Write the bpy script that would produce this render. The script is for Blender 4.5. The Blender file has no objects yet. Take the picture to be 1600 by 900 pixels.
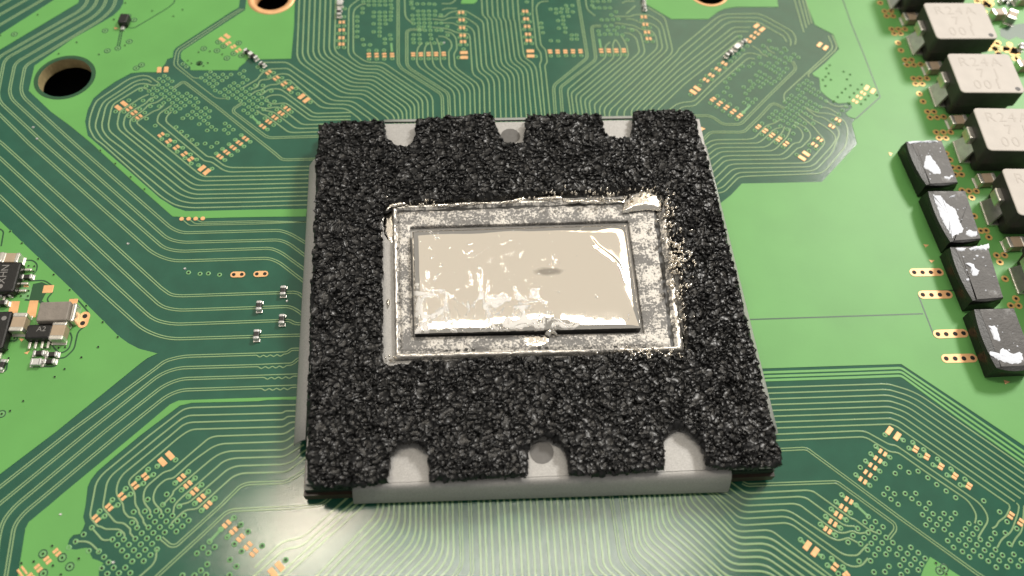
import bpy, math, random
import numpy as np
from mathutils import Vector, Matrix
from mathutils.geometry import tessellate_polygon
random.seed(7)
RNG = np.random.default_rng(11)
S = bpy.context.scene
COL = S.collection

# ------------------------------------------------------------------ camera
# 1 unit = 1 cm. Board plane z = 0, x to the right, y away from the camera.
F, D = 1328.0, 8.5
yv = Vector((-155, 2300, -1328)).normalized()
xv = Vector((1, .036, -.06)); xv = (xv - yv * xv.dot(yv)).normalized()
zv = xv.cross(yv)
MW = Matrix((xv, yv, zv))                    # camera -> world rotation
P0 = Vector((50 / F * D, -20 / F * D, -D))
CAM = -(MW @ P0)
cd = bpy.data.cameras.new('camera'); cam = bpy.data.objects.new('camera', cd); COL.objects.link(cam)
cam.matrix_world = Matrix.Translation(CAM) @ MW.to_4x4()
cd.sensor_width = 36; cd.lens = F / 1600 * 36
cd.clip_start = .05; cd.clip_end = 400
cd.dof.use_dof = True; cd.dof.focus_distance = 8.3; cd.dof.aperture_fstop = .29
S.camera = cam
S.render.resolution_x = 1024; S.render.resolution_y = 576

# ------------------------------------------------------------------ world and lamps
w = bpy.data.worlds.new('World'); S.world = w; w.use_nodes = True
bg = w.node_tree.nodes['Background']
bg.inputs[0].default_value = (.85, .82, .765, 1); bg.inputs[1].default_value = .42

def ray(px, py):
    return MW @ Vector(((px - 800) / F, -(py - 450) / F, -1))
def mirrored(px, py, dist, z=0.0):
    """the point in the room that a level mirror at this spot of the board shows to the camera"""
    d = ray(px, py); p = CAM + d * ((z - CAM.z) / d.z); d.normalize(); d.z = -d.z
    return p + d * dist
def area(name, loc, target, size, size_y, power, color, spin=0.0):
    l = bpy.data.lights.new(name, 'AREA'); l.shape = 'RECTANGLE'; l.size = size; l.size_y = size_y
    l.energy = power; l.color = color
    o = bpy.data.objects.new(name, l); COL.objects.link(o)
    o.location = loc
    o.rotation_euler = ((Vector(target) - Vector(loc)).to_track_quat('-Z', 'Y') @ Matrix.Rotation(spin, 3, 'Z').to_quaternion()).to_euler()
    o['kind'] = 'structure'
    return o
RAD = math.pi                                  # watts = radiance * pi * area
# large soft ceiling light beyond the bench: what the liquid metal mirrors
area('ceiling_panel', mirrored(800, 455, 95), (0, 0, 0), 120, 76, .43 * RAD * 120 * 76, (1.0, .86, .66))
# lamp added for an unseen warm source on the far right: a broad sheen over the upper right of the board
area('sheen_lamp', mirrored(1320, 110, 120), (2, 2, 0), 70, 40, 2.6 * RAD * 64 * 34, (1.0, .86, .62))
# two lamps almost overhead: their mirror images are the glare on the board in front of the package
area('overhead_lamp', mirrored(472, 832, 60), (-1, -3, 0), 7, 3.2, 64 * RAD * 19.2, (1.0, .88, .70))
area('overhead_lamp', mirrored(800, 890, 60), (0, -3, 0), 29, 3.4, 24 * RAD * 98.6, (1.0, .94, .84), .22)
# lamp up to the right and behind: throws the shadows of the parts on the right
area('bench_lamp', mirrored(1500, 268, 108), (2, 0, 0), 17, 17, 98 * RAD * 289, (1.0, .97, .92))

S.view_settings.view_transform = 'Standard'
S.view_settings.look = 'None'
S.view_settings.exposure = 0.0
S.view_settings.gamma = 1.0
S.render.engine = 'CYCLES'

# ------------------------------------------------------------------ helpers
def U(px, py, z=0.0):
    d = ray(px, py); t = (z - CAM.z) / d.z
    p = CAM + d * t
    return Vector((p.x, p.y, z))
def U2(p, z=0.0):
    q = U(p[0], p[1], z); return (q.x, q.y)
def Zm(Z, x, y): return (Z[0] + x / Z[2], Z[1] + y / Z[2])
def ZL(Z, pts): return [Zm(Z, x, y) for x, y in pts]

def new_mat(name, color, rough=.5, metal=0.0, spec=.5, var=0.0, vscale=8.0, bump=0.0, bscale=40.0, coat=0.0, color2=None, c2scale=3.0, c2lo=.45, c2hi=.6, rough2=None, detail=4.0):
    m = bpy.data.materials.new(name); m.use_nodes = True
    nt = m.node_tree; N = nt.nodes; L = nt.links
    b = N['Principled BSDF']
    b.inputs['Base Color'].default_value = (*color, 1)
    b.inputs['Roughness'].default_value = rough
    b.inputs['Metallic'].default_value = metal
    b.inputs['Specular IOR Level'].default_value = spec
    if coat:
        b.inputs['Coat Weight'].default_value = coat; b.inputs['Coat Roughness'].default_value = .12
    tc = N.new('ShaderNodeTexCoord')
    src = None
    if var:
        n = N.new('ShaderNodeTexNoise'); n.inputs['Scale'].default_value = vscale; n.inputs['Detail'].default_value = detail
        L.new(tc.outputs['Object'], n.inputs['Vector'])
        r = N.new('ShaderNodeMapRange'); r.inputs['From Min'].default_value = .3; r.inputs['From Max'].default_value = .7
        r.inputs['To Min'].default_value = 1 - var; r.inputs['To Max'].default_value = 1 + var
        L.new(n.outputs['Fac'], r.inputs['Value'])
        mx = N.new('ShaderNodeVectorMath'); mx.operation = 'SCALE'; mx.inputs[0].default_value = color
        L.new(r.outputs['Result'], mx.inputs['Scale'])
        src = mx.outputs['Vector']
    if color2:
        n2 = N.new('ShaderNodeTexNoise'); n2.inputs['Scale'].default_value = c2scale; n2.inputs['Detail'].default_value = 6; n2.inputs['Roughness'].default_value = .65
        L.new(tc.outputs['Object'], n2.inputs['Vector'])
        r2 = N.new('ShaderNodeMapRange'); r2.inputs['From Min'].default_value = c2lo; r2.inputs['From Max'].default_value = c2hi
        L.new(n2.outputs['Fac'], r2.inputs['Value'])
        mm = N.new('ShaderNodeMix'); mm.data_type = 'RGBA'
        L.new(r2.outputs['Result'], mm.inputs['Factor'])
        if src: L.new(src, mm.inputs['A'])
        else: mm.inputs['A'].default_value = (*color, 1)
        mm.inputs['B'].default_value = (*color2, 1)
        src = mm.outputs['Result']
        if rough2 is not None:
            rr = N.new('ShaderNodeMapRange'); rr.inputs['To Min'].default_value = rough; rr.inputs['To Max'].default_value = rough2
            L.new(r2.outputs['Result'], rr.inputs['Value']); L.new(rr.outputs['Result'], b.inputs['Roughness'])
    if src: L.new(src, b.inputs['Base Color'])
    if bump:
        n3 = N.new('ShaderNodeTexNoise'); n3.inputs['Scale'].default_value = bscale; n3.inputs['Detail'].default_value = 3
        L.new(tc.outputs['Object'], n3.inputs['Vector'])
        bp = N.new('ShaderNodeBump'); bp.inputs['Strength'].default_value = bump; bp.inputs['Distance'].default_value = .01
        L.new(n3.outputs['Fac'], bp.inputs['Height']); L.new(bp.outputs['Normal'], b.inputs['Normal'])
    return m

M = {}
M['mask'] = new_mat('solder_mask_over_laminate', (.019, .098, .060), .125, 0, .5, .10, 5, .06, 75)
M['pour'] = new_mat('solder_mask_over_copper', (.128, .370, .092), .46, 0, .38, .06, 1.6, .04, 45)
M['trace'] = new_mat('solder_mask_over_trace', (.25, .385, .19), .17, 0, .5, .06, 3)
M['gap'] = new_mat('bare_gap_in_copper', (.024, .085, .036), .4, 0, .4)
M['via'] = new_mat('via_ring_mask', (.17, .38, .15), .35)
M['hole'] = new_mat('dark_hole', (.006, .006, .005), .7)
M['gold'] = new_mat('bare_copper_pad', (.84, .47, .22), .45, .25, .5, .08, 14)
M['gold2'] = new_mat('gilded_via_pad', (.62, .40, .13), .45, .3, .5, .12, 14)
M['fr4'] = new_mat('cut_laminate_edge', (.40, .32, .16), .7, 0, .3, .2, 12, .3, 30)
M['silver'] = new_mat('tinned_metal', (.80, .77, .70), .32, .85, .5, .1, 18, .2, 25)
M['solder'] = new_mat('bright_solder', (.66, .655, .64), .4, .6, .5)
M['bracket'] = new_mat('sandblasted_steel', (.42, .41, .395), .46, .2, .5, .12, 70, .35, 140)
M['disc'] = new_mat('grey_spot_disc', (.13, .125, .12), .5, .2, .5, .08, 30)
M['substrate'] = new_mat('package_laminate', (.035, .022, .012), .4, 0, .5, .3, 10)
M['substrate2'] = new_mat('package_mask', (.012, .03, .018), .3)
M['black'] = new_mat('black_moulding', (.011, .0105, .010), .4, 0, .5, .15, 12, .2, 60)
M['ferrite'] = new_mat('dark_ferrite_side', (.048, .045, .040), .5, 0, .4, .15, 10, .25, 40)
M['indtop'] = new_mat('beige_coated_top', (.545, .50, .455), .55, 0, .4, .05, 5, .1, 60)
M['mark'] = new_mat('faint_grey_print', (.50, .455, .41), .6)
M['greytop'] = new_mat('smeared_grey_top', (.078, .073, .070), .5, 0, .35, .15, 6, .3, 40, color2=(.34, .34, .34), c2scale=5, c2lo=.56, c2hi=.74)
M['paste'] = new_mat('white_thermal_paste', (.80, .84, .93), .55, 0, .3, .03, 20, .3, 30)
M['capbody'] = new_mat('tan_ceramic', (.42, .32, .22), .5, 0, .5, .08, 12)
M['resbody'] = new_mat('black_chip_resistor', (.02, .018, .016), .4)
M['ind2'] = new_mat('grey_pressed_powder', (.24, .21, .18), .55, 0, .4, .12, 14, .3, 60)
M['chiptext'] = new_mat('chip_print', (.22, .21, .20), .6)
M['table'] = new_mat('dark_bench', (.008, .007, .006), .8)

def mesh_obj(name, verts, faces, m, parent=None, smooth=False, mats=None, fmat=None):
    me = bpy.data.meshes.new(name)
    me.from_pydata([tuple(v) for v in verts], [], faces)
    if mats:
        for x in mats: me.materials.append(x)
        me.polygons.foreach_set('material_index', fmat)
    else: me.materials.append(m)
    if smooth: me.polygons.foreach_set('use_smooth', [True] * len(me.polygons))
    me.update()
    o = bpy.data.objects.new(name, me); COL.objects.link(o)
    if parent: o.parent = parent
    return o
def link_mesh(name, me, parent=None, loc=(0, 0, 0), rz=0):
    o = bpy.data.objects.new(name, me); COL.objects.link(o)
    o.location = loc; o.rotation_euler = (0, 0, rz)
    if parent: o.parent = parent
    return o
def tag(o, label=None, cat=None, group=None, kind=None):
    if label: o['label'] = label
    if cat: o['category'] = cat
    if group: o['group'] = group
    if kind: o['kind'] = kind
    return o
def thing(name, loc, label, cat, group=None, rz=0):
    o = bpy.data.objects.new(name, None); COL.objects.link(o); o.location = loc; o.rotation_euler = (0, 0, rz)
    o.empty_display_size = .1
    return tag(o, label, cat, group)

class MB:
    def __init__(s): s.v = []; s.f = []; s.m = []
    def add(s, vs, fs, mi=0):
        b = len(s.v); s.v += [tuple(v) for v in vs]; s.f += [tuple(b + i for i in f) for f in fs]; s.m += [mi] * len(fs)
    def box(s, x0, x1, y0, y1, z0, z1, bev=0.0, mi=0):
        if not bev:
            vs = [(x, y, z) for z in (z0, z1) for x, y in ((x0, y0), (x1, y0), (x1, y1), (x0, y1))]
            s.add(vs, [(3, 2, 1, 0), (4, 5, 6, 7), (0, 1, 5, 4), (1, 2, 6, 5), (2, 3, 7, 6), (3, 0, 4, 7)], mi)
        else:
            b = bev
            def loop(i, z):
                x0_, x1_, y0_, y1_ = x0 + i, x1 - i, y0 + i, y1 - i
                c = b * .8
                return [(x0_ + c, y0_, z), (x1_ - c, y0_, z), (x1_, y0_ + c, z), (x1_, y1_ - c, z), (x1_ - c, y1_, z), (x0_ + c, y1_, z), (x0_, y1_ - c, z), (x0_, y0_ + c, z)]
            vs = loop(0, z0) + loop(0, z1 - b) + loop(b * .3, z1 - b * .3) + loop(b, z1)
            fs = []
            for k in range(3):
                for i in range(8):
                    j = (i + 1) % 8; fs.append((k * 8 + i, k * 8 + j, k * 8 + 8 + j, k * 8 + 8 + i))
            fs.append(tuple(24 + i for i in range(8))); fs.append(tuple(7 - i for i in range(8)))
            s.add(vs, fs, mi)
    def prism(s, poly, z0, z1, mi=0, inset=0.0):
        n = len(poly)
        cx = sum(p[0] for p in poly) / n; cy = sum(p[1] for p in poly) / n
        top = [(p[0] + (cx - p[0]) * inset, p[1] + (cy - p[1]) * inset, z1) for p in poly]
        vs = [(p[0], p[1], z0) for p in poly] + top
        s.add(vs, [tuple(range(2 * n - 1, n - 1, -1)) if area2(poly) < 0 else tuple(range(n, 2 * n))] + [(i, (i + 1) % n, n + (i + 1) % n, n + i) for i in range(n)], mi)
    def build(s, name, m, parent=None, smooth=False, mats=None):
        return mesh_obj(name, s.v, s.f, m, parent, smooth, mats, s.m if mats else None)
def area2(p):
    return sum(p[i][0] * p[(i + 1) % len(p)][1] - p[(i + 1) % len(p)][0] * p[i][1] for i in range(len(p)))

def fillet(pts, r=.05, seg=5):
    pts = [Vector(p) for p in pts]
    out = [pts[0]]
    for i in range(1, len(pts) - 1):
        a, b, c = pts[i - 1], pts[i], pts[i + 1]
        d1 = a - b; d2 = c - b
        l1, l2 = d1.length, d2.length
        if l1 < 1e-6 or l2 < 1e-6: continue
        d1.normalize(); d2.normalize()
        cs = max(-1, min(1, d1.dot(d2)))
        if cs < -.995: out.append(b); continue
        t = min(r, l1 * .48, l2 * .48)
        p, q = b + d1 * t, b + d2 * t
        for k in range(seg + 1):
            u = k / seg
            out.append(p * (1 - u) ** 2 + b * 2 * u * (1 - u) + q * u * u)
    out.append(pts[-1])
    return out
def offset(pts, d):
    n = len(pts); res = []
    for i in range(n):
        t = Vector((0, 0))
        if i > 0: t += (pts[i] - pts[i - 1]).normalized()
        if i < n - 1: t += (pts[i + 1] - pts[i]).normalized()
        if t.length < 1e-6: t = Vector((1, 0))
        t.normalize()
        nn = Vector((-t.y, t.x))
        if 0 < i < n - 1:
            c = max(.4, t.dot((pts[i + 1] - pts[i]).normalized())); res.append(pts[i] + nn * d / c)
        else: res.append(pts[i] + nn * d)
    return res
def ribbon(mb, pts, wdt, z0=0.0005, z1=.0038, slope=.0022, mi=0):
    L_ = offset(pts, wdt / 2); R_ = offset(pts, -wdt / 2)
    L2 = offset(pts, wdt / 2 - slope); R2 = offset(pts, -wdt / 2 + slope)
    n = len(pts); vs = []
    for i in range(n):
        vs += [(L_[i].x, L_[i].y, z0), (L2[i].x, L2[i].y, z1), (R2[i].x, R2[i].y, z1), (R_[i].x, R_[i].y, z0)]
    fs = []
    for i in range(n - 1):
        for k in range(3):
            a = i * 4 + k; fs.append((a, a + 4, a + 5, a + 1)[::-1])
    fs = [f[::-1] for f in fs]
    mb.add(vs, [tuple(reversed(f)) for f in fs], mi)
# ------------------------------------------------------------------ the bench and the board
mesh_obj('bench', [(-30, -30, -.6), (30, -30, -.6), (30, 30, -.6), (-30, 30, -.6)], [(0, 1, 2, 3)], M['table'])['kind'] = 'structure'

def circle(cx, cy, r, n=40): return [(cx + r * math.cos(2 * math.pi * k / n), cy + r * math.sin(2 * math.pi * k / n)) for k in range(n)]
def pxr(px, py, r_px):                       # radius in cm of a circle r_px wide (horizontally) at that spot
    return (U(px + r_px, py) - U(px - r_px, py)).length / 2
HOLES = []
for px, py, rx in ((101.5, 121, 41), (424.5, -3, 27.5), (1107, -12, 27)):
    c = U(px, py); HOLES.append((c.x, c.y, pxr(px, py, rx)))

def filled(name, outline, z0, z1, m, parent=None, holes=(), mi_side=None, mats=None, flip_check=True):
    loops = [[Vector((x, y, 0)) for x, y in outline]] + [[Vector((x, y, 0)) for x, y in h] for h in holes]
    tris = tessellate_polygon(loops)
    pts = [p for l in loops for p in l]; n = len(pts)
    vs = [(p.x, p.y, z1) for p in pts] + [(p.x, p.y, z0) for p in pts]
    fs = []
    for a, b, c in tris:
        ar = (pts[b].x - pts[a].x) * (pts[c].y - pts[a].y) - (pts[c].x - pts[a].x) * (pts[b].y - pts[a].y)
        fs.append((a, b, c) if ar > 0 else (a, c, b))
    ntop = len(fs); st = 0
    for li, l in enumerate(loops):
        k = len(l); s = area2([(p.x, p.y) for p in l]); cw = (s < 0) != (li > 0)
        for i in range(k):
            a, b = st + i, st + (i + 1) % k
            fs.append((a, b, n + b, n + a) if cw else (b, a, n + a, n + b))
        st += k
    o = mesh_obj(name, vs, fs, m, parent, mats=mats, fmat=[0] * ntop + [1] * (len(fs) - ntop) if mats else None)
    return o

board = filled('circuit_board', [(-11, -8), (12, -8), (12, 10.5), (-11, 10.5)], -.14, 0, M['mask'], None, [circle(x, y, r) for x, y, r in HOLES], mats=[M['mask'], M['fr4']])
tag(board, 'green printed circuit board with fine traces, copper areas and round mounting holes', 'circuit board')

def P(*pts, z=0): return [U2(p, z) for p in pts]
def pour(pts, holes=()):
    return filled('copper_area', P(*pts), .0004, .0034, M['pour'], board, holes)
# light green copper areas
pour([(97, -8), (126, -8), (122, 5), (0, 78), (-40, 102), (-40, 76), (0, 54)])
H0 = circle(HOLES[0][0], HOLES[0][1], HOLES[0][2] * 1.16)
pour([(193, -8), (193, 5), (188, 14), (178, 24), (160, 35), (115, 60), (54, 103), (45, 142), (80, 175), (110, 197), (143, 224), (206, 282), (270, 338.5), (320, 341.2), (360, 340), (420, 339), (478, 338.5), (480, 326.5),
      (400, 327.7), (310, 330), (290, 330), (272, 324), (250, 310), (200, 266), (152, 225), (137, 212), (133, 190), (137, 172), (146, 154), (160, 142), (180, 128), (205, 114.5), (222, 113), (250, 113), (253, 106), (258, 100), (261, 93), (266, 91), (270, 90), (271, 80), (275, 75), (360, 19.5), (373, 12), (376, -8)], [H0])
pour([(388, -48), (386, -8), (383, 16), (286, 79), (282.5, 84), (283, 92), (290, 99), (297, 104), (298, 110), (371, 110), (374, 105), (382, 99), (387, 92), (396, 88), (405, 93), (455, 92), (459.5, 40), (461, -8), (463, -48)],
     [circle(HOLES[1][0], HOLES[1][1], HOLES[1][2] * 1.36)])
pour([(478, 619.5), (462, 620), (404, 621.5), (300, 625), (279, 626), (266, 632), (209, 680), (100, 770), (79, 788), (45, 816), (40, 826), (27, 908), (154, 908), (155, 888), (162, 880), (154, 876), (145, 873), (141, 866), (136, 856), (128, 857), (119, 859), (111, 858), (106, 850), (109, 842), (115, 836), (125, 834.5), (130, 826), (133, 818), (130, 808), (133.7, 790), (137, 761), (142, 750), (152, 737), (180, 713), (220, 680), (281, 634), (300, 629.5), (404, 627), (418, 625), (440, 624.5), (462, 624.5), (478, 624)])
pour([(-70, 295), (0, 345), (110, 450), (185, 525), (200, 536), (217, 545), (246, 552.5), (230, 560), (220, 567.5), (87.5, 675), (0, 741), (-70, 790)])
pour([(1257, -8), (1258, 0), (1273, 39), (1302, 54), (1311, 77), (1289, 99), (1278, 108), (1269, 115), (1272, 119), (1280, 122), (1281, 133), (1282, 142), (1290, 150), (1300, 157), (1310, 162), (1322, 161), (1326, 160), (1330, 164), (1331, 169), (1325, 174), (1321, 177), (1325, 182), (1333, 185), (1337, 185), (1331, 193), (1339, 225), (1284, 284.5), (1200, 286.3), (1159, 287), (1142, 305), (1110, 330), (1110, 400), (1150, 577), (1193, 575.8), (1340, 571), (1408, 569), (1590, 690), (1660, 737), (1760, 737), (1760, -8)])
pour([(724, -8), (720, 6), (740, 6), (745, 3), (747, -8)])
pour([(1000, -52), (1005, -8), (1008, 6), (1049, 30), (1107, 30), (1121, 19), (1132, 14), (1150, 11), (1216, 11), (1213, -8), (1203, -52)],
     [circle(HOLES[2][0], HOLES[2][1], HOLES[2][2] * 1.17)])
pour([(1453, 870), (1507, 905), (1437, 905), (1443, 888)])

# bare gaps and clearance lines in the copper areas
def line_set(name, lines, wdt, m, z0=.0036, z1=.0040, r=.04):
    for pts in lines:
        mb = MB(); ribbon(mb, fillet(P(*pts), r), wdt, z0, z1, .0004); mb.build(name, m, board)
line_set('copper_gap', [
    [(1172, 499.5), (1300, 495.3), (1442, 490.5)],
    [(1490, 454), (1440, 455.5), (1435, 458), (1435.5, 464), (1458, 522), (1462, 527), (1500, 526.5)],
    [(1314, -8), (1330, 38), (1352, 92), (1373.5, 148), (1375, 152), (1337, 186)]], .016, M['gap'])
line_set('copper_gap', [[(275, -8), (272, 5), (262, 13), (222, 37), (210, 44), (202, 44)], [(188.5, 47), (183.5, 72)], [(191.5, 47), (187, 72)]], .014, M['gap'])
line_set('copper_gap', [
    [(34, 407), (52, 407), (59, 414), (57, 424), (50, 430)], [(44, 439), (70, 438.5), (82, 447)],
    [(83, 456), (73, 468), (78, 475)], [(109, 468), (121, 468), (140, 490), (136, 508), (122, 518), (116, 546), (102, 559), (93, 560)],
    [(92, 560), (88, 573), (51, 573), (53, 552)], [(110, 520), (113, 528), (108, 546), (95, 553), (86, 546), (80, 536)],
    [(10, 524), (24, 524), (28, 529), (24, 533), (12, 533)], [(0, 582), (10, 580), (12, 565)], [(2, 385), (6, 362), (0, 358)]], .016, M['gap'])
# dark laminate patch among the parts on the left
filled('copper_gap', P((52, 444), (66, 441), (80, 447), (70, 462), (66, 470), (76, 478), (74, 486), (60, 472), (38, 470), (48, 458)), .0036, .0040, M['gap'], board)
filled('copper_gap', P((33, 443), (46, 442), (50, 452), (46, 468), (32, 466)), .0042, .0045, M['via'], board)

filled('copper_gap', P((1562, 46), (1578, 40), (1604, 36), (1604, 64), (1588, 58), (1576, 63), (1563, 57)), .0036, .0040, M['gap'], board)
filled('copper_gap', P((1566, 0), (1584, -4), (1590, 8), (1574, 12)), .0036, .0040, M['gap'], board)
# ------------------------------------------------------------------ traces
WS, WP, SEP = .0165, .0125, .0235
def tr(pts, wdt=WS, r=.06, m='trace'):
    mb = MB(); ribbon(mb, fillet(P(*pts), r), wdt); return mb.build('trace', M[m], board)
def pair(pts, sep=SEP, wdt=WP, r=.08):
    f = fillet(P(*pts), r)
    for s in (-.5, .5):
        mb = MB(); ribbon(mb, offset(f, s * sep), wdt); mb.build('trace', M['trace'], board)
def zig_pair(pts, xa, xb, sep=SEP, wdt=WP):
    f = fillet(P(*pts), .08)
    mb = MB(); ribbon(mb, offset(f, -.5 * sep if f[0].x > f[-1].x else .5 * sep), wdt); mb.build('trace', M['trace'], board)
    lo = offset(f, .5 * sep if f[0].x > f[-1].x else -.5 * sep)
    wa, wb = U(xa, 585).x, U(xb, 585).x
    res = []
    for i in range(len(lo) - 1):
        a, b = lo[i], lo[i + 1]; res.append(a)
        if (a.x > wb > wa > b.x) or (a.x >= wb and b.x <= wa):
            d = b - a
            for k in range(9):
                xx = wb + (wa - wb) * k / 8; t = (xx - a.x) / d.x
                q = a + d * t; res.append(Vector((q.x, q.y - (.024 if k % 2 else 0))))
    res.append(lo[-1])
    mb = MB(); ribbon(mb, fillet(res, .012, 2), wdt); mb.build('trace', M['trace'], board)
def bundle(first, last, n, wdt=WS, r=.12):
    a = [Vector(U2(p)) for p in first]; b = [Vector(U2(p)) for p in last]
    for i in range(n):
        t = i / (n - 1)
        mb = MB(); ribbon(mb, fillet([p + (q - p) * t for p, q in zip(a, b)], r), wdt); mb.build('trace', M['trace'], board)

# left: differential pairs
for p in ([(22, -4), (-20, 20)], [(48, -4), (0, 23), (-20, 35)], [(73, -4), (0, 39), (-20, 51)]): pair(p)
pair([(181.5, -8), (179, 10), (161, 29), (44, 100), (38.5, 106), (31, 147), (117, 225), (268, 357), (285, 364), (438, 360), (455, 366), (480, 381)], r=.14)
pair([(167, -8), (164, 8), (149, 25), (28, 96), (22.5, 103), (13, 150), (94, 225), (262, 373.5), (284, 379), (437, 375), (452, 381), (480, 402)], r=.14)
pair([(153, -8), (150, 7), (137, 20), (12, 90), (6, 98), (-5, 155), (70, 225), (257, 388.5), (281, 393), (424, 388), (440, 395), (480, 424)], r=.14)
pair([(138, -8), (135, 7), (123, 18), (0, 88), (-8, 100), (-20, 160), (46, 225), (240, 397), (270, 408.3), (420, 403.6), (436, 410), (475, 440)], r=.14)
pair([(-30, 198), (4, 225), (252, 450), (267, 461), (282, 462.6), (460, 456.7), (468, 459), (480, 470)], r=.14)
pair([(-40, 214), (0, 247), (220, 450), (253, 480), (278, 485), (453, 479), (466, 486), (478, 496)], r=.14)
pair([(-40, 243), (0, 277), (185, 450), (240, 500), (270, 507), (452, 500.6), (461, 506), (478, 506)], r=.1)
pair([(-40, 272), (0, 307), (150, 450), (224, 516), (262, 530), (478, 523.5)], r=.18)
zig_pair([(478, 545.5), (455, 546), (449, 551.5), (400, 553.5), (285, 557), (258, 564), (244, 575), (109, 675), (0, 761), (-40, 792)], 398, 441)
zig_pair([(478, 556), (464, 562), (457, 569), (400, 571.5), (278, 575), (250, 585), (137, 675), (0, 787), (-30, 812)], 402, 447)
zig_pair([(478, 585.5), (464, 586), (400, 588.5), (282, 592), (255, 603), (163, 675), (22, 792), (4, 815), (-3, 845), (-8, 908)], 413, 458)
zig_pair([(478, 603), (463, 603.5), (400, 605.8), (283, 609.5), (260, 619), (190, 675), (36, 803), (22, 822), (8, 908)], 411, 457)
# left lower: single lines
for p in ([(480, 632), (460, 632.7), (298, 637), (286, 640), (234, 680), (160, 741), (150, 755), (143, 792), (140, 808), (152.5, 822), (157.5, 823), (165, 827), (187, 827), (195, 835), (194, 842)],
          [(480, 641.5), (460, 642), (446, 642.3), (441, 645.5), (295, 649.3), (284, 654), (251, 680), (175, 742), (167, 754), (161, 790), (161.5, 794), (181, 817), (193, 817), (204, 827), (203, 833), (210, 841)],
          [(480, 650), (449, 650.8), (443, 655.7), (297, 660), (286, 664), (267, 680), (192, 741), (184, 754), (181, 772), (192.5, 788), (193, 799), (201, 808.6), (210, 809), (215.6, 818), (214, 824)],
          [(480, 659), (458, 659.5), (452, 661), (443, 667), (298, 671), (280, 683), (204, 747.5), (200.6, 755), (211, 770), (211, 788), (217, 797), (217.5, 802), (224, 812), (224, 816), (230, 824)],
          [(475, 662), (458, 669), (446, 678), (337, 681.6), (326, 685), (300, 707), (267.5, 735), (256, 737.5), (226, 762.5), (223, 783), (235, 798), (235, 805.5)],
          [(475, 674), (458, 681), (446, 690), (346, 693.5), (332, 698.5), (300, 721), (271, 747.5), (259, 749), (242.5, 763), (238, 783), (252, 798), (252.5, 804)],
          [(475, 684), (457, 694), (445, 703), (357, 705), (341, 710), (327.5, 720), (271, 767.5), (270, 772.5), (262.5, 781), (254, 789)],
          [(475, 695), (460, 704), (445, 713.5), (366, 716), (350, 720), (281, 780), (272, 790), (270.6, 802)],
          [(480, 702), (471, 707.5), (460, 720), (444, 725.8), (371, 728), (356, 733), (296, 785), (284, 788), (279, 791)],
          [(482, 710), (473, 719), (449.5, 736), (441, 737.8), (378, 739.5), (364, 744.5), (309, 794), (304, 795.6), (289, 797), (269, 816), (267, 822)]): tr(p, r=.09)
pair([(482, 730), (473, 737), (460, 746), (445, 753.6), (387, 755.5), (375, 760), (347, 788), (275, 853), (266, 853), (252, 841)], r=.1)
pair([(522, 772), (508, 785), (497, 790), (460, 793), (364, 797), (353, 801), (320, 832), (248, 898), (238, 908)], r=.1)
tr([(245, 858), (243, 879), (218, 901), (210, 908)])
tr([(143.5, 825), (148, 830), (161, 845), (175, 843)], r=.05); tr([(119, 846), (139, 846), (155, 862)], r=.05)
# left upper: the ten lines that wrap round the pads
for p in ([(249, 130), (242.5, 126), (232.5, 119), (221, 118), (202, 123), (151, 157.5), (146, 167.5), (140, 185), (139, 200), (148, 217), (160, 225), (252, 307.5), (274, 321), (297, 325), (400, 322.5), (485, 320)],
          [(237, 129), (232, 125), (225, 124), (210, 127.5), (162, 159), (156, 170), (149.5, 192), (149, 200), (157, 215), (175, 225 + 6), (262, 302.5), (281, 314), (299, 317.7), (400, 315.5), (485, 313)],
          [(247, 133), (237.5, 134), (230, 131), (215, 131), (170, 160), (165, 167.5), (159, 194), (160, 203), (168, 215), (190, 231), (275, 300), (286, 306), (301, 310.5), (400, 308.5), (485, 306)],
          [(231, 140), (225, 137.5), (219, 137), (177.5, 162.5), (174, 170), (169, 195), (171, 205), (205, 233), (286, 297.5), (303, 304), (400, 302), (485, 299.8)],
          [(232.5, 147.5), (221, 152.5), (187.5, 174), (186, 179), (183, 194), (186, 203), (220, 231), (288, 287.5), (303, 297), (400, 295), (485, 292.5)],
          [(242.5, 152), (234, 154), (229, 161), (196, 179), (192.5, 195), (197, 204), (232.5, 232), (293, 282.5), (306, 290), (400, 288), (485, 286)],
          [(256, 152.5), (244, 161), (232.5, 162.5), (226, 171), (204, 186), (202.5, 194), (208, 203), (295, 272), (312, 283), (400, 281), (487, 279)],
          [(256, 164), (249, 171), (240, 174), (214, 190), (214, 193), (310, 271), (319, 276.3), (400, 275), (487, 273)],
          [(268, 165), (249, 177.5), (246, 185), (245.6, 191), (320, 252), (330, 253), (349, 266), (359, 269), (400, 268), (488, 266)],
          [(267.5, 175), (260, 182.5), (259, 190), (324, 245), (332.5, 245.6), (350, 259), (360, 262), (400, 262), (490, 260)]): tr(p, r=.09)
pair([(270, 139), (284, 129), (289, 129), (340, 168), (431, 241), (440, 249), (448, 250), (496, 248.5)], r=.05)
tr([(273, 40 + 35), (272.5, 101), (277, 104.5), (380, 152 + 0), (396, 154)], wdt=.011) if False else None
tr([(376, 14), (363, 21.5), (277.5, 77), (275, 82), (271, 101), (277, 107), (338, 154), (355, 154)], wdt=.012, r=.05)
tr([(381, 14), (363, 25), (281, 79.5), (279, 84), (277, 101), (303, 122.5), (314, 122)], wdt=.012, r=.05)
pair([(379, 161), (365, 170), (364.5, 175), (415, 213), (422, 215.5), (505, 213)], r=.05)
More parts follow.
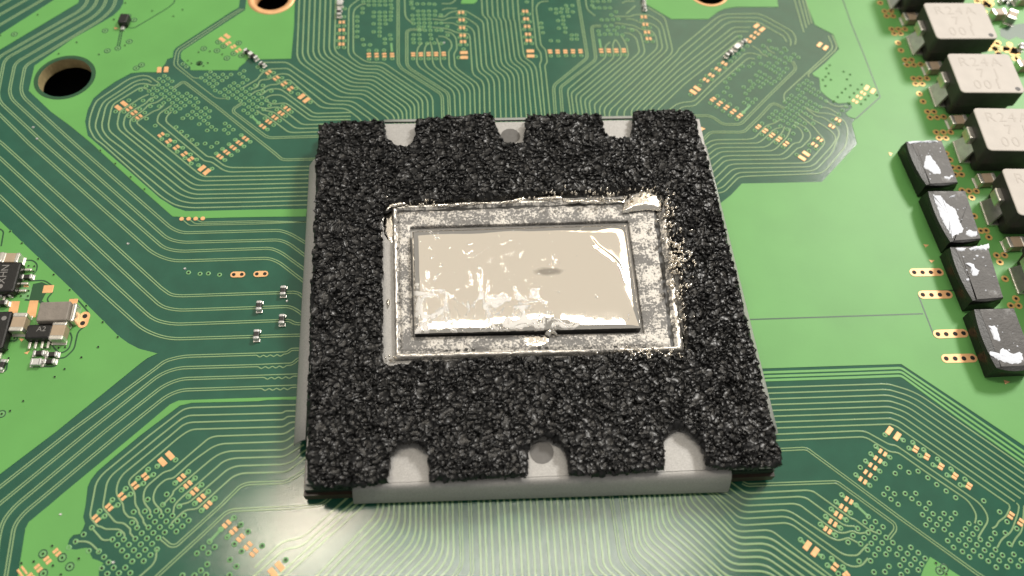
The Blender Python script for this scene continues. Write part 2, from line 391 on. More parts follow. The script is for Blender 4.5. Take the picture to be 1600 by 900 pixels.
for p in ([(405, 98), (446, 97.5), (452, 100), (528, 152), (558, 152.7), (566, 155), (606, 184), (608, 192)],
          [(379, 137.5), (402.5, 124), (407.5, 116), (419, 108), (449, 107), (454, 110), (519, 157.5), (551, 158), (590, 186), (593, 192)],
          [(395, 139), (402.5, 136), (405, 127.5), (409, 125), (421, 124), (435, 115.6), (450, 115.6), (510, 163), (546, 163.5), (578, 186), (580, 192)],
          [(391, 149), (400, 142.5), (409, 140.6), (419, 133), (435, 132), (446, 125), (452.5, 125), (502, 169), (541, 169.5), (562, 186), (566, 192)],
          [(406, 149), (412, 146), (420, 139.5), (437.5, 138.5), (489, 176), (495, 177.5), (548, 176)],
          [(414, 154), (422.5, 149), (440, 148), (486, 182), (495, 183), (548, 182)],
          [(415, 157.5), (425, 162.5), (432.5, 162.5), (446, 160.6), (482.5, 187), (490, 188), (548, 187)],
          [(402.5, 167.5), (417.5, 170), (427.5, 167.5), (437.5, 168), (471, 194), (479, 195), (510, 194)],
          [(411, 172), (420, 174), (427.5, 175), (461, 200), (469, 201), (505, 200)],
          [(401, 172.5), (410, 179), (415, 180), (450, 206), (457.5, 207.5), (505, 206)]): tr(p, r=.07)
for i, y in enumerate((343.2, 345.6, 348.2)):
    tr([(285 + 11 * i, 343), (296 - 2 * i + 11 * i, 352.5 - 2.6 * i), (400, 349.8 - 2.5 * i + .4), (485, y + 3.6 - 4.8 * i + (i * 2.4))], wdt=.011, r=.03)
# top: the eight lines left of centre, then the rest of the fan into the package
bundle([(468, -8), (464, 87), (469, 98), (537, 146.5), (566, 147), (573, 150), (612, 178), (616, 184), (617, 196)],
       [(525, -8), (522.5, 75), (526, 83), (564, 108), (590, 108.4), (597, 111), (655, 151), (660, 158), (661, 196)], 8, r=.10)
for p in ([(572, 6), (564, 7), (554, 14), (552, 22), (552, 80), (554.5, 85), (572.5, 97.5), (596, 98), (602, 100), (672, 147), (676, 155), (677, 196)],
          [(562, -2), (547.5, 9), (545, 14), (544, 82), (547.5, 89), (566, 103), (590, 103.2), (597, 105.5), (664, 150), (668, 158), (669, 196)],
          [(660, 67), (652, 75), (651, 98), (655, 105), (706, 140), (710, 148), (712, 196)], [(668, 68), (663.5, 75), (663, 98), (668, 106), (714, 138), (718, 146), (720, 196)],
          [(672, 65), (675, 75), (676, 98), (680, 105), (722, 136), (726, 144), (727, 196)], [(682, 60), (687.5, 75), (688, 98), (692, 106), (730, 134), (734, 142), (735.5, 196)],
          [(685, 57), (694, 57), (705, 64), (706, 74), (701, 80), (702, 104), (706, 110), (738, 132), (741, 140), (743, 196)],
          [(695, 50), (705, 51), (712.5, 59), (714, 77.5), (709, 84), (711, 104), (716, 109), (745, 130), (749, 138), (750, 196)],
          [(676, 43), (700, 45), (715, 52), (731, 52.5), (734, 56), (738, 112), (741, 118), (753, 126), (756, 134), (758, 196)],
          [(690, 36), (708, 36), (714, 40), (729, 40), (737.5, 45), (741, 51), (745.6, 106), (749, 113), (760, 121), (764, 130), (766, 196)],
          [(676, 30), (694, 32), (701, 28), (727.5, 27), (745, 39), (747.5, 44), (752.5, 104), (756, 111), (768, 119), (772, 128), (774.5, 196)],
          [(684, 26), (694, 27), (703, 19), (726, 16), (751, 31), (755, 36), (760, 102), (764, 109), (776, 117), (780, 126), (783, 196)],
          [(691, 16), (697, 13), (714, 13.5)], [(632, -8), (633, 27), (645, 37)], [(690, 6), (705, 6), (712, 0)],
          [(832, -8), (832, 20), (838, 74), (845, 82.5), (846, 95), (843, 100), (845, 112), (853, 196)],
          [(857, 2), (844, 2.5), (837.5, 10), (845, 71), (852.5, 77.5), (855, 97.5), (851, 102.5), (852.5, 112), (861, 196)],
          [(914, -8), (917, 15), (930, 25)],
          [(953, 66), (945, 72.5), (947, 86), (945, 91), (888, 139), (887, 145), (894, 196)], [(961, 62), (957, 70), (959, 88), (957, 92), (893, 145), (893, 150), (899, 196)],
          [(962, 62), (969, 72), (971, 86), (969, 91), (900, 149), (900, 155), (906, 196)], [(970, 55), (979, 70), (982, 86), (979, 91), (907, 152), (907, 158), (913, 196)],
          [(975, 52), (982.5, 52), (994, 59), (999, 80), (996, 85), (914, 156), (914, 162), (920, 196)],
          [(980, 45), (991, 45), (1001, 52.5), (1007.5, 80), (1005, 86), (921, 159), (921, 165), (926, 196)],
          [(961, 36), (990, 40), (1000, 46), (1017.5, 47.5), (1024, 55), (1027.5, 71), (1025, 77.5), (929, 163), (929, 168), (933, 196)],
          [(978, 30), (990, 30), (1000, 36), (1016, 36), (1029, 44), (1035, 74), (1032.5, 79), (936, 167), (940, 196)],
          [(960, 26), (985, 26), (992, 23), (1012.5, 23), (1031, 34), (1036, 44), (1043, 75), (1040, 81), (943, 170), (948, 196)],
          [(1012.5, 12), (1036, 26), (1040, 32.5), (1050.6, 77.5), (1049, 84), (951, 174), (955, 196)], [(978, 22), (993, 9)], [(972, 5), (978, 2), (992, 2)],
          [(1242, 70), (1244, 61), (1239, 50), (1199, 27.5), (1185, 21.5), (1132.5, 22.5), (1120, 27.5), (1060, 77), (1058, 82), (963, 174), (966, 196)],
          [(1235, 72), (1236, 64), (1229, 51), (1197.5, 34), (1186, 28), (1137.5, 28), (1127.5, 31), (1065, 84.5), (1060, 91), (974, 174), (978, 196)],
          [(1229, 66), (1225, 57.5), (1185, 35), (1172, 34), (1142.5, 34), (1134, 37.5), (1060, 100), (985, 173), (990, 190)],
          [(1172.5, 43), (1147.5, 43), (1142.5, 45), (1060, 110), (993, 173), (998, 190)], [(1169, 49.5), (1151, 49.5), (1146, 51), (1060, 120), (1003, 173), (1004, 190)],
          [(1160, 56), (1152.5, 56), (1060, 130), (1015, 171), (1014, 185)], [(1159, 63), (1155, 63.6), (1069, 132), (1027, 172), (1027, 180)],
          [(1190, 88), (1180, 84), (1167.5, 83), (1162.5, 85), (1111, 132), (1086, 157), (1081, 159), (1060, 161), (1045, 172)],
          [(1179, 92.5), (1170, 91), (1165, 94), (1121, 132), (1089, 162.5), (1084, 166), (1066, 167), (1058, 174)],
          [(1239, -8), (1256, 51)], [(1246, -8), (1260, 44)], [(1252, -8), (1264, 39)], [(1256.5, -8), (1268.5, 37)],
          [(1175, 72), (1187, 79), (1190, 84), (1200, 89)], [(1198, 73), (1201, 79), (1210, 84)]): tr(p, wdt=.0155, r=.07)
bundle([(752, -8), (754, 24), (761, 30), (769, 102), (773, 109), (785, 117), (789, 126), (791, 196)],
       [(808, -8), (811, 31), (811.5, 34), (818, 85), (821, 91), (834, 100), (838, 109), (848, 196)], 8, wdt=.0155, r=.08)
pair([(622, -8), (622, 99), (627, 107), (688, 146), (691, 152), (692.5, 196)], r=.06); pair([(661, 46), (640, 46.5), (635.5, 50), (635.5, 100), (640, 107), (698, 144), (701, 150), (703, 196)], r=.06)
pair([(902, -8), (917.5, 87), (916, 92), (866, 133), (865, 140), (869, 196)], r=.05); pair([(939, 40.5), (926, 41), (924.5, 45), (931, 90), (929, 95), (876, 136), (876, 143), (880, 196)], r=.05)
# right upper
for p in ([(1220, 186), (1210, 193), (1198, 195.5), (1180, 215), (1171, 218), (1123, 218.6), (1111, 220), (1098, 229)],
          [(1222, 199), (1210, 201.5), (1190.5, 220), (1183, 224), (1124.5, 224.6), (1115, 226), (1100, 237)],
          [(1226, 198), (1222, 208), (1201, 227), (1193.5, 230.4), (1129, 230.9), (1118.5, 232.5), (1103, 245)],
          [(1235, 201), (1231, 213), (1213, 232), (1205.5, 236), (1135, 237), (1124.5, 238), (1107, 251)],
          [(1240, 195), (1250, 201), (1256, 213), (1249, 223), (1240, 224), (1226.5, 238), (1219, 242.5), (1139.5, 243.5), (1129, 245), (1110, 262)],
          [(1240, 190), (1261, 200), (1268.5, 214), (1252, 230.5), (1246, 231.5), (1232.5, 245), (1225, 248.8), (1142.5, 250), (1132, 251.6), (1113, 270)],
          [(1247, 179), (1270, 197), (1278, 207), (1291, 222), (1265, 252), (1256, 255), (1147, 256.5), (1138, 258.5), (1116, 280)],
          [(1252, 175), (1271, 188), (1285, 195), (1300, 206), (1307, 216), (1300, 228), (1273, 257), (1264, 261), (1153, 263.2), (1144, 265.3), (1118, 290)],
          [(1260, 170), (1275, 182), (1285, 183), (1305, 196), (1312, 208), (1300, 239), (1276, 264), (1267, 267.5), (1157.5, 269.7), (1150, 272), (1129, 293), (1118, 296)],
          [(1257, 167), (1275, 177), (1295, 177), (1312, 184), (1320, 190), (1325, 203), (1322, 228), (1290, 266), (1280, 271.5), (1162, 275.8), (1153, 278), (1132, 300), (1120, 302)],
          [(1226, 159), (1224, 147.5), (1287, 90), (1302.5, 75), (1294, 56)], [(1264, 121), (1262.5, 116), (1294, 89), (1309, 75), (1300, 55)],
          [(1290, 158), (1305, 167), (1322, 166)], [(1281, 168), (1292, 168), (1310, 178)]): tr(p, wdt=.0155, r=.08)
pair([(1080, 181), (1107, 181), (1114, 183.5), (1130, 194.7), (1157, 194.7), (1200, 151), (1242, 110), (1243, 105), (1238, 96)], r=.05)
pair([(1092, 226), (1109.5, 206.7), (1162, 206.7), (1187.5, 182), (1205, 163), (1211, 162), (1226, 170)], r=.05)
# right lower
bundle([(1195, 606), (1203.5, 605.7), (1376, 600), (1390, 600.5), (1430, 612.5), (1640, 757)], [(1208, 669.2), (1219, 668.7), (1385, 663), (1392, 662.9), (1401, 666.5), (1576, 788)], 8, r=.12)
tr([(1576, 788), (1578, 793), (1572, 807), (1560, 815), (1557, 822), (1550, 826)], wdt=.0155); tr([(1588, 786), (1592, 790), (1591, 800), (1580, 832), (1565, 842), (1558, 856)], wdt=.0155); tr([(1600, 790), (1597, 830), (1586, 842), (1580, 855)], wdt=.0155)
for p in ([(1208, 679), (1218, 678.5), (1343, 673.3), (1354, 675), (1390, 695), (1400, 696), (1464, 740), (1533, 788), (1546, 811), (1528, 840)],
          [(1210, 688.5), (1221, 688), (1346, 682.7), (1355, 684.5), (1391, 706.5), (1403, 707), (1450, 740), (1514, 783), (1526, 805), (1523, 818)]): tr(p, r=.09)
pair([(1210, 703), (1225, 702.5), (1256, 701), (1262, 702.5), (1340, 760), (1405, 808.5), (1525, 895), (1545, 908)], r=.05)
pair([(1160, 754), (1168, 758), (1305, 753.2), (1310, 755), (1398, 819), (1399, 828), (1388, 842)], r=.05)
for p in ([(1128, 742), (1143, 754), (1163, 768.5), (1171, 770.5), (1261, 766), (1271, 768), (1330, 810), (1336, 812), (1358, 828), (1370, 833)],
          [(1125, 752), (1140.5, 763.5), (1160, 778), (1168, 780), (1250, 776), (1260.5, 778.5), (1320, 822), (1334, 822), (1339, 826)],
          [(1116, 757), (1132, 769), (1157, 787), (1167, 790), (1240, 787), (1250, 789.4), (1305, 830), (1313, 833), (1322, 832.5), (1331, 829), (1342, 834), (1355, 832)],
          [(1110, 763), (1127, 776), (1157.5, 798.5), (1168, 800.4), (1226, 797), (1238, 801), (1299.5, 841.5), (1309, 844.5), (1317, 843), (1325, 840), (1340, 848)],
          [(1103, 763), (1119.5, 776), (1153, 808), (1164, 810.3), (1225, 807), (1237, 810.3), (1319, 868), (1340, 868), (1346, 861), (1356, 850)],
          [(1097, 763), (1113, 776), (1151.5, 818), (1162, 820.7), (1228, 817), (1239, 821), (1327, 885.6), (1346, 885), (1356, 872)],
          [(1084, 763), (1101.5, 778.5), (1148, 828.5), (1159, 830.5), (1198, 828.2), (1208, 831), (1297, 899), (1309, 908)]): tr(p, r=.09)
# front fan
for xt, bend, hor, hend in ((1082, (1090, 780), (1150, 840.7), (1202, 839)), (1077.5, (1080, 783), (1151, 851), (1200, 849)), (1069, (1071, 788), (1148, 861.2), (1197, 859.3)), (1061, (1064, 793), (1146, 871.2), (1196, 870)),
                            (1053.5, (1058, 801), (1143, 882), (1195, 881.5)), (1045.5, (1051, 810), (1140, 892), (1198, 892.5)), (1038, (1044, 817), (1138, 903), (1190, 903))):
    sl = (hend[0] + 88, hend[1] + 62)
    tr([(xt, 766), bend, hor, hend, sl, (sl[0] + 15, sl[1] + 10)], r=.08, wdt=.0205)
for xt, bx, by, dx in ((1030, 1036.5, 823, 95), (1022, 1029, 829, 90), (1014, 1021.5, 835, 85), (1006, 1013, 841, 80), (998, 1006.5, 848, 72), (990, 1000, 854, 66), (981.5, 993, 861, 58)):
    tr([(xt, 766), (xt + 1, 778), (bx, by), (bx + dx, by + dx * .86)], r=.08, wdt=.0205)
pair([(969, 766), (970.5, 780), (984, 870), (1020, 903), (1026, 908)], r=.1); pair([(954.5, 766), (955.5, 780), (970, 878), (997, 903), (1002, 908)], r=.1)
for x in (809, 819, 829, 839, 851, 861, 871, 881, 891, 901, 911, 922.5, 932.5, 942.5):
    k = (x - 645) / 2640
    b = [(x - k * 15, 766), (x + k * 122, 908)]
    if x > 905:
        yb = 893 - (x - 905) * .28; b = [(x - k * 15, 766), (x + k * (yb - 785), yb), (x + k * (yb - 785) + (908 - yb) * 1.15, 908)]
    tr(b, wdt=.0205, r=.06)
for x in (747.5, 756, 766, 777.5, 787.5, 797.5):
    k = (x - 645) / 2640; tr([(x - k * 15, 766), (x + k * 122, 908)], wdt=.0205)
for x in (719, 734):
    k = (x - 645) / 2640
    yb = 885 if x < 725 else 896
    pair([(x - k * 15, 766), (x + k * (yb - 785), yb), (x + k * (yb - 785) - (908 - yb) * .8, 908)], r=.1)
for x in (591, 599, 608, 616, 624, 633, 641, 650, 657.5, 665.5, 674.5, 682.5, 691, 699, 707):
    k = (x - 645) / 2640; yb = 802 + (x - 591) * .685
    tr([(x - k * 15, 768), (x + k * (yb - 785), yb), (x - (912 - yb) * .98, 912)], r=.13, wdt=.0205)
for p in ([(580, 760), (572, 787), (440, 905)], [(578, 768), (552, 793), (425, 908)] , [(566, 757), (472, 841), (442, 845), (398, 887)], [(575, 765), (492, 835), (470, 855), (445, 857.5), (396, 901)]): tr(p, r=.1, wdt=.0205)
# three broad lines along the edge of the right copper area
for o_ in (0, 6.2, 12.2):
    tr([(1190, 582.5 + o_), (1200, 582 + o_), (1340, 577.5 + o_), (1408, 575 + o_), (1500, 637 + o_ * 1.35), (1650, 741 + o_ * 1.4)], wdt=.028, r=.03, m='pour')
# ------------------------------------------------------------------ rings round the mounting holes
for i, k in ((1, 1.36), (2, 1.17)):
    x, y, r = HOLES[i]; n = 40
    mb = MB(); a = circle(x, y, r, n); b = circle(x, y, r * k, n); c = circle(x, y, r * .97, n)
    vs = [(p[0], p[1], .004) for p in a] + [(p[0], p[1], .004) for p in b] + [(p[0], p[1], -.13) for p in c] + [(p[0], p[1], 0.0005) for p in b]
    fs = []
    for j in range(n):
        q = (j + 1) % n
        fs += [(j, n + j, n + q, q), (j, q, 2 * n + q, 2 * n + j), (n + j, 3 * n + j, 3 * n + q, n + q)]
    mb.add(vs, fs); mb.build('hole_ring', M['gold'], board, True)
x, y, r = HOLES[0]
mb = MB(); a = circle(x, y, r * 1.02); b = circle(x, y, r * 1.15)
mb.add([(p[0], p[1], .0022) for p in a] + [(p[0], p[1], .0026) for p in b], [(j, 40 + j, 40 + (j + 1) % 40, (j + 1) % 40) for j in range(40)]); mb.build('hole_ring', M['gap'], board)

# ------------------------------------------------------------------ pads and vias
A1=(140,90,8);A2=(300,50,8);A3=(200,160,8);A4=(340,130,8);T1=(480,0,8);T2=(620,0,8);T3=(780,0,8);T4=(900,0,8)
R1=(1060,20,8);R2=(1180,0,8);R3=(1200,90,8);R4=(1060,110,8);N1=(1060,170,6.667)
B1=(100,680,8);B2=(260,720,8);B3=(0,788,8);B4=(180,788,8)
C1=(1200,740,8);C2=(1400,740,5.625);C3=(1340,640,6.154);C4=(1190,800,8);L2=(160,0,8);Q=(400,675,4);R3b=R3;PX=(0,0,1)

_pads = {}
def pad(p, ang, lx, ly, name='solder_pad', m='gold'):
    key = (round(lx, 3), round(ly, 3), m)
    if key not in _pads:
        mb = MB(); mb.box(-lx / 2, lx / 2, -ly / 2, ly / 2, .0005, .0062, .004); me_o = mb.build(name, M[m]); _pads[key] = me_o.data
        bpy.data.objects.remove(me_o)
    return link_mesh(name, _pads[key], board, (p[0], p[1], 0), ang)
SMALL, BIG = [], []
def pads(Z, rows, big=False):
    for x1, y1, x2, y2 in rows:
        a = Vector(U2(Zm(Z, x1, y1))); b = Vector(U2(Zm(Z, x2, y2)))
        d = b - a; ang = math.atan2(d.y, d.x); s = d.length
        if big: lx, ly = min(.09, s * .62), .085
        else: lx, ly = min(.055, max(.034, s * .66)), .046
        for q in (a, b): pad(q, ang, round(lx, 2), round(ly, 2))
pads(A1, [(515,628,475,655),(577,680,537,705),(638,730,597,757)]); pads(A1, [(432,578,360,628),(957,150,870,155)], True)
pads(A2, [(470,135,437,152),(535,178,500,195),(598,222,560,243),(975,495,940,520),(1072,567,1035,592),(1170,638,1133,663),(1250,697,1213,722)]); pads(A2, [(440,55,378,97),(1370,808,1430,853)], True)
pads(A3, [(435,395,395,420),(530,475,490,498),(625,553,587,578),(725,633,685,660),(803,698,765,723),(1450,442,1488,467),(1375,498,1412,522),(1297,555,1333,580),(1215,612,1250,638),(1132,668,1168,692)]); pads(A3, [(925,825,985,870)], True)
pads(A4, [(850,308,888,335),(775,365,812,390),(697,418,735,443),(620,472,657,495),(545,530,583,555)])
pads(T1, [(410,280,455,278),(407,378,455,376),(405,475,450,475),(405,553,450,553),(770,675,772,708),(865,675,868,708),(963,675,965,708),(1060,675,1062,705)])
pads(T2, [(203,668,205,697),(300,667,302,695),(395,663,398,693),(490,663,492,693),(585,660,588,690),(780,157,825,157),(788,250,832,250),(793,348,838,348),(800,445,845,445),(805,523,850,523)]); pads(T2, [(838,660,840,720)], True)
pads(T3, [(302,143,345,143),(315,238,355,238),(325,332,370,332),(337,430,380,430),(345,508,390,508),(633,633,637,660),(728,633,732,662),(825,633,828,660),(920,630,923,660),(1013,628,1017,657),(1272,620,1278,652),(1367,620,1370,650),(1460,620,1465,650),(1555,618,1560,648)]); pads(T3, [(387,640,392,703)], True)
pads(T4, [(823,213,868,213),(845,307,888,307),(865,405,910,405),(885,485,928,485)])
pads(R1, [(960,247,998,268),(908,293,947,315),(855,340,893,362),(553,625,592,647),(473,697,512,718),(392,772,430,793),(325,832,365,853)]); pads(R1, [(975,165,1045,210)], True)
pads(R2, [(803,560,878,600)], True); pads(R3, [(1232,380,1310,420)], True)
pads(R3, [(1168,435,1205,457),(1115,487,1157,510),(1067,538,1107,560),(852,770,893,792),(775,850,815,872)])
pads(R4, [(447,352,418,375),(530,402,500,428),(613,452,585,478),(700,503,668,530),(780,557,750,582),(1012,697,985,720),(1097,745,1070,770),(1185,800,1155,825),(1270,848,1243,875)]); pads(R4, [(232,228,183,272)], True)
pads(N1, [(1132,355,1108,378),(1455,308,1488,330),(1400,365,1435,388)]); pads(N1, [(1330,470,1287,515)], True)
pads(B1, [(1000,500,1033,540),(873,610,907,650),(708,745,748,787),(548,885,583,920)]); pads(B1, [(1325,255,1230,335)], True)
pads(B2, [(212,192,165,235),(293,278,245,320),(375,360,328,405),(460,445,412,490),(543,530,497,575),(778,768,730,815),(865,855,818,897)])
pads(B3, [(1185,160,1222,200),(695,583,730,622),(580,680,610,720),(465,780,497,820),(370,890,402,925)]); pads(B3, [(305,825,255,865)], True)
pads(B4, [(1590,400,1545,445)]); pads(PX, [(390.5,850,384.5,856),(399.5,860.5,394,866.5)]); pads(Q, [(150,840,105,880)], True)
pads(C1, [(980,318,1038,357),(915,410,972,448),(850,502,905,540),(778,598,838,638),(718,690,770,728),(1155,68,1212,107)])
pads(C3, [(218,400,262,430),(172,467,215,497),(122,533,167,563),(75,600,120,633),(565,368,550,397),(672,440,658,468),(808,535,793,563),(943,628,927,655),(1078,722,1063,750)]); pads(C3, [(303,203,380,258)], True)
pads(C4, [(930,665,897,712),(1072,775,1040,800)]); pads(C4, [(570,422,668,500)], True); pads(C2, [(1018,355,1002,385),(1105,415,1088,445)])
# bare copper pads among the parts on the left
for p, lx, ly in (((75.5, 452), .10, .09), ((114.5, 472), .085, .07)): pad(U2(p), 0, lx, ly)
for poly in ([(17, 471), (31.5, 471), (26.5, 496), (12, 496)], [(47, 470), (60.5, 470), (56, 496), (41, 496)]):
    filled('solder_pad', P(*poly), .0005, .0062, M['gold'], board)
for pts in ([(36, 446), (44, 443.5), (45, 449), (38, 449)], [(30, 529), (38, 530), (34, 534.5)], [(38, 552), (47, 548), (43, 554)], [(1388, 238.5), (1394, 240), (1391, 244.5)], [(1442.5, 382), (1451, 383), (1446, 387)],
            [(1451, 406.5), (1460, 407), (1455, 411)], [(1568, 594), (1578, 597), (1570, 601)], [(178, 43), (185, 44.5), (180, 46.5)], [(1095, 199), (1102, 201.5), (1096, 205)], [(1087, 190), (1093, 192.5), (1090, 196), (1086, 195)]):
    filled('gold_mark', P(*pts), .0037, .0062, M['gold'], board)

# vias
V = []
def vias(Z, pts):
    for x, y in pts:
        p = Zm(Z, x, y)
        if all((p[0] - q[0]) ** 2 + (p[1] - q[1]) ** 2 > 10 for q in V): V.append(p)
vias(A1, [(490,535),(325,675),(555,600),(430,680),(625,645),(493,735),(690,690),(555,785),(710,765),(870,265),(935,230),(980,265),(1030,298),(920,300),(970,340),(860,345),(705,360),(800,383),(908,380),(1018,378),(845,415),(955,415),(745,420),(1060,413),(785,460),(897,457),(1003,452),(1108,450),(1215,450),(638,407),(830,495),(940,492),(1048,490),(1155,487),(1262,485),(668,538),(775,535),(990,528),(1095,525),(1203,523),(1325,512),(925,568),(1035,568),(1143,563),(1250,560),(1355,560),(760,610),(870,608),(1080,605),(1190,602),(1300,600),(1023,648),(1130,640),(1345,635),(1450,633),(963,683),(1070,683),(1285,678),(1392,675),(1500,670),(1225,720),(1335,715),(1440,712),(1165,760),(1275,757),(1382,750),(1490,748),(1430,790),(1370,833),(1478,828),(1525,868),(820,852),(1080,870),(1455,215),(1510,180),(1560,215),(1500,252),(1395,255),(1445,293),(1550,288),(1495,328),(1590,328),(1540,365),(1570,413),(1165,80),(1210,115)])
vias(A2, [(1020,510),(962,555),(1125,575),(1075,615),(1215,645),(1160,690),(1300,708),(1240,755),(1325,775),(1480,880),(235,500),(175,535),(280,535),(385,533),(487,533),(595,523),(650,488),(220,573),(327,570),(433,570),(640,563),(165,610),(270,608),(377,607),(690,600),(213,648),(318,647),(525,640),(632,638),(258,687),(472,677),(577,675),(293,732),(412,717),(518,713),(625,712),(730,712),(350,757),(460,752),(565,750),(672,748),(790,668),(887,670),(403,795),(508,790),(615,790),(720,785),(830,775),(887,742),(990,740),(450,828),(558,828),(663,825),(770,823),(605,862),(715,862),(822,855),(875,822),(930,857),(1030,870),(820,440),(870,480),(45,833),(75,880)])
vias(A3, [(490,412),(422,460),(585,492),(517,540),(683,570),(615,618),(780,652),(713,698),(858,716),(790,765),(880,785),(1050,830),(1415,410),(1527,495),(1340,468),(1450,552),(1262,525),(1370,608),(1180,583),(1290,663),(1103,640),(1210,722),(990,352),(1097,345),(1213,265),(1262,300),(1203,345),(1315,342),(1253,387),(668,367),(735,420),(800,470),(862,523),(963,515),(1043,558),(1112,507)])
vias(A4, [(815,285),(922,360),(740,332),(850,412),(660,385),(775,470),(590,440),(700,525),(510,495),(622,580),(427,418),(155,38),(257,38),(97,77),(200,75),(305,72),(410,70),(40,117),(143,115),(250,112),(355,108),(80,152),(185,152),(297,150),(400,145),(507,140),(570,105),(672,100),(237,190),(345,187),(452,183),(558,182),(287,228),(397,225),(503,220),(610,218),(715,232),(330,263),(440,262),(550,258),(647,280),(387,300),(492,298),(325,342),(432,337),(575,330),(378,378),(485,380)])
vias(T1, [(385,595),(462,595),(772,740),(868,740),(963,740),(1062,735),(770,632),(865,632),(960,628),(460,210),(470,110),(462,325),(390,325),(390,420),(465,420),(385,510),(465,510),(700,20),(765,15),(835,15),(905,15),(970,15),(1045,10),(768,65),(838,65),(905,65),(975,65),(1045,62),(692,105),(1055,105),(690,160),(833,155),(905,155),(972,155),(1045,152),(830,208),(905,205),(972,205),(1045,202),(905,250),(975,250),(1040,250),(830,300),(905,300),(980,300),(905,350),(830,400),(905,400),(905,450),(625,210),(625,265),(625,330),(625,395),(622,460),(693,495),(1035,440),(1045,490),(970,490),(970,543),(707,563),(785,562)])
vias(T2, [(180,20),(180,55),(255,50),(330,50),(405,50),(470,55),(200,105),(265,140),(330,140),(400,140),(480,140),(195,195),(265,190),(335,190),(405,190),(475,190),(550,190),(200,245),(275,240),(340,240),(405,240),(210,295),(275,290),(345,290),(415,290),(490,290),(555,290),(275,335),(335,335),(410,335),(280,380),(350,380),(420,380),(495,380),(555,380),(210,435),(280,435),(420,435),(205,490),(285,490),(430,485),(210,535),(290,540),(380,545),(470,540),(555,545),(635,440),(630,330),(765,180),(845,180),(770,275),(855,275),(778,372),(860,372),(785,470),(865,470),(790,560),(870,560),(770,722),(203,735),(300,735),(397,735),(492,735),(590,732),(835,615)])
vias(T3, [(345,25),(640,115),(710,115),(780,110),(850,110),(915,70),(835,70),(710,165),(770,155),(850,150),(920,150),(865,205),(795,210),(735,260),(800,255),(800,305),(745,355),(825,350),(825,405),(905,440),(965,440),(905,490),(970,490),(645,510),(735,515),(525,290),(530,345),(545,410),(1160,70),(1190,100),(1250,100),(1320,100),(1385,100),(1240,390),(1320,430),(1250,435),(1360,380),(1440,380),(1280,250),(1350,250),(1420,245),(1400,190),(1330,330),(1400,320),(290,175),(370,175),(300,272),(380,272),(310,368),(390,368),(320,465),(405,465),(332,545),(410,545),(455,706),(645,700),(740,700),(835,697),(930,697),(1027,695),(1283,690),(1378,690),(1472,687),(1568,685)])
vias(T4, [(205,20),(270,20),(345,20),(415,15),(200,70),(230,100),(290,100),(360,105),(430,100),(500,150),(320,245),(390,250),(460,245),(530,240),(380,330),(450,330),(520,345),(590,340),(700,380),(640,500),(280,390),(350,435),(430,430),(510,430),(580,440),(820,250),(845,345),(920,345),(870,440),(945,440),(883,520),(960,520)])
vias(R1, [(770,300),(860,415),(805,465),(750,515),(700,560),(655,605),(510,645),(580,690),(430,715),(497,757),(350,790),(415,832),(285,850),(930,635),(1030,640),(885,672),(800,668),(745,717),(690,772),(640,822),(1010,560),(1095,670),(1190,670),(1130,630),(1230,630),(1330,630),(1155,708),(1255,705),(1355,700),(1210,745),(1315,745),(1275,783),(1255,825),(1205,860),(1015,740),(970,785),(1080,775),(1035,815),(1140,815),(1100,855),(995,858),(895,855),(1060,415),(1135,350),(1165,440),(1225,455),(1325,445),(1080,490),(1140,525),(1205,560),(1265,590),(1285,500),(1345,470),(1445,520),(1500,560),(1405,565),(1390,600),(1340,560)])
vias(R3, [(35,148),(95,185),(195,183),(155,220),(130,268),(80,295),(40,330),(485,287),(545,320),(390,350),(445,325),(370,400),(475,400),(512,360),(570,395),(428,440),(535,435),(632,432),(292,475),(395,477),(595,470),(660,508),(253,517),(355,512),(460,508),(725,545),(210,557),(318,553),(420,552),(525,550),(275,595),(380,590),(487,588),(592,585),(240,632),(342,632),(445,630),(550,625),(652,615),(195,673),(300,668),(405,668),(610,663),(97,672),(55,710),(160,713),(263,707),(367,705),(472,705),(120,750),(225,750),(328,745),(533,742),(82,790),(185,790),(290,787),(393,783),(250,828),(355,825),(458,822),(565,822),(155,857),(320,865),(975,612),(930,660),(885,710),(810,780),(880,830)])
vias(R4, [(685,50),(640,98),(585,150),(610,218),(570,275),(650,320),(897,133),(940,175),(995,135),(1060,170),(1165,170),(1200,130),(815,210),(918,215),(1020,212),(880,250),(838,292),(865,360),(965,362),(820,405),(925,403),(880,440),(812,525),(487,322),(397,410),(560,375),(475,458),(643,425),(558,508),(730,475),(643,562),(727,612),(265,190),(148,305),(1135,592),(1175,550),(1218,510),(1240,590),(1280,550),(1320,510),(1200,630),(1305,632),(1345,592),(1385,548),(1280,695),(1360,738),(1435,790),(1045,663),(955,750),(1137,715),(1043,805),(1220,770),(1130,858),(1410,632),(1450,590),(1490,548),(1375,668),(1475,668),(1515,625),(1440,700)])
vias(N1, [(1088,285),(1015,355),(1160,325),(1090,400),(1330,225),(1195,258),(1420,320),(1365,380),(1480,360),(1430,415),(1232,480),(1360,438)])
vias(B1, [(1050,430),(1115,495),(925,540),(990,605),(770,670),(830,740),(603,810),(670,875),(1393,310),(1165,390),(1553,458),(1388,600),(1470,685),(1555,768),(1283,740),(1045,805),(1358,815),(1235,870),(1440,890)])
vias(B2, [(273,135),(107,280),(357,218),(190,362),(438,303),(273,447),(522,387),(355,535),(605,472),(440,622),(842,712),(680,858),(930,798),(1018,885),(75,497),(150,572),(75,688),(218,685),(137,755),(278,748),(60,822),(200,820),(123,885)])
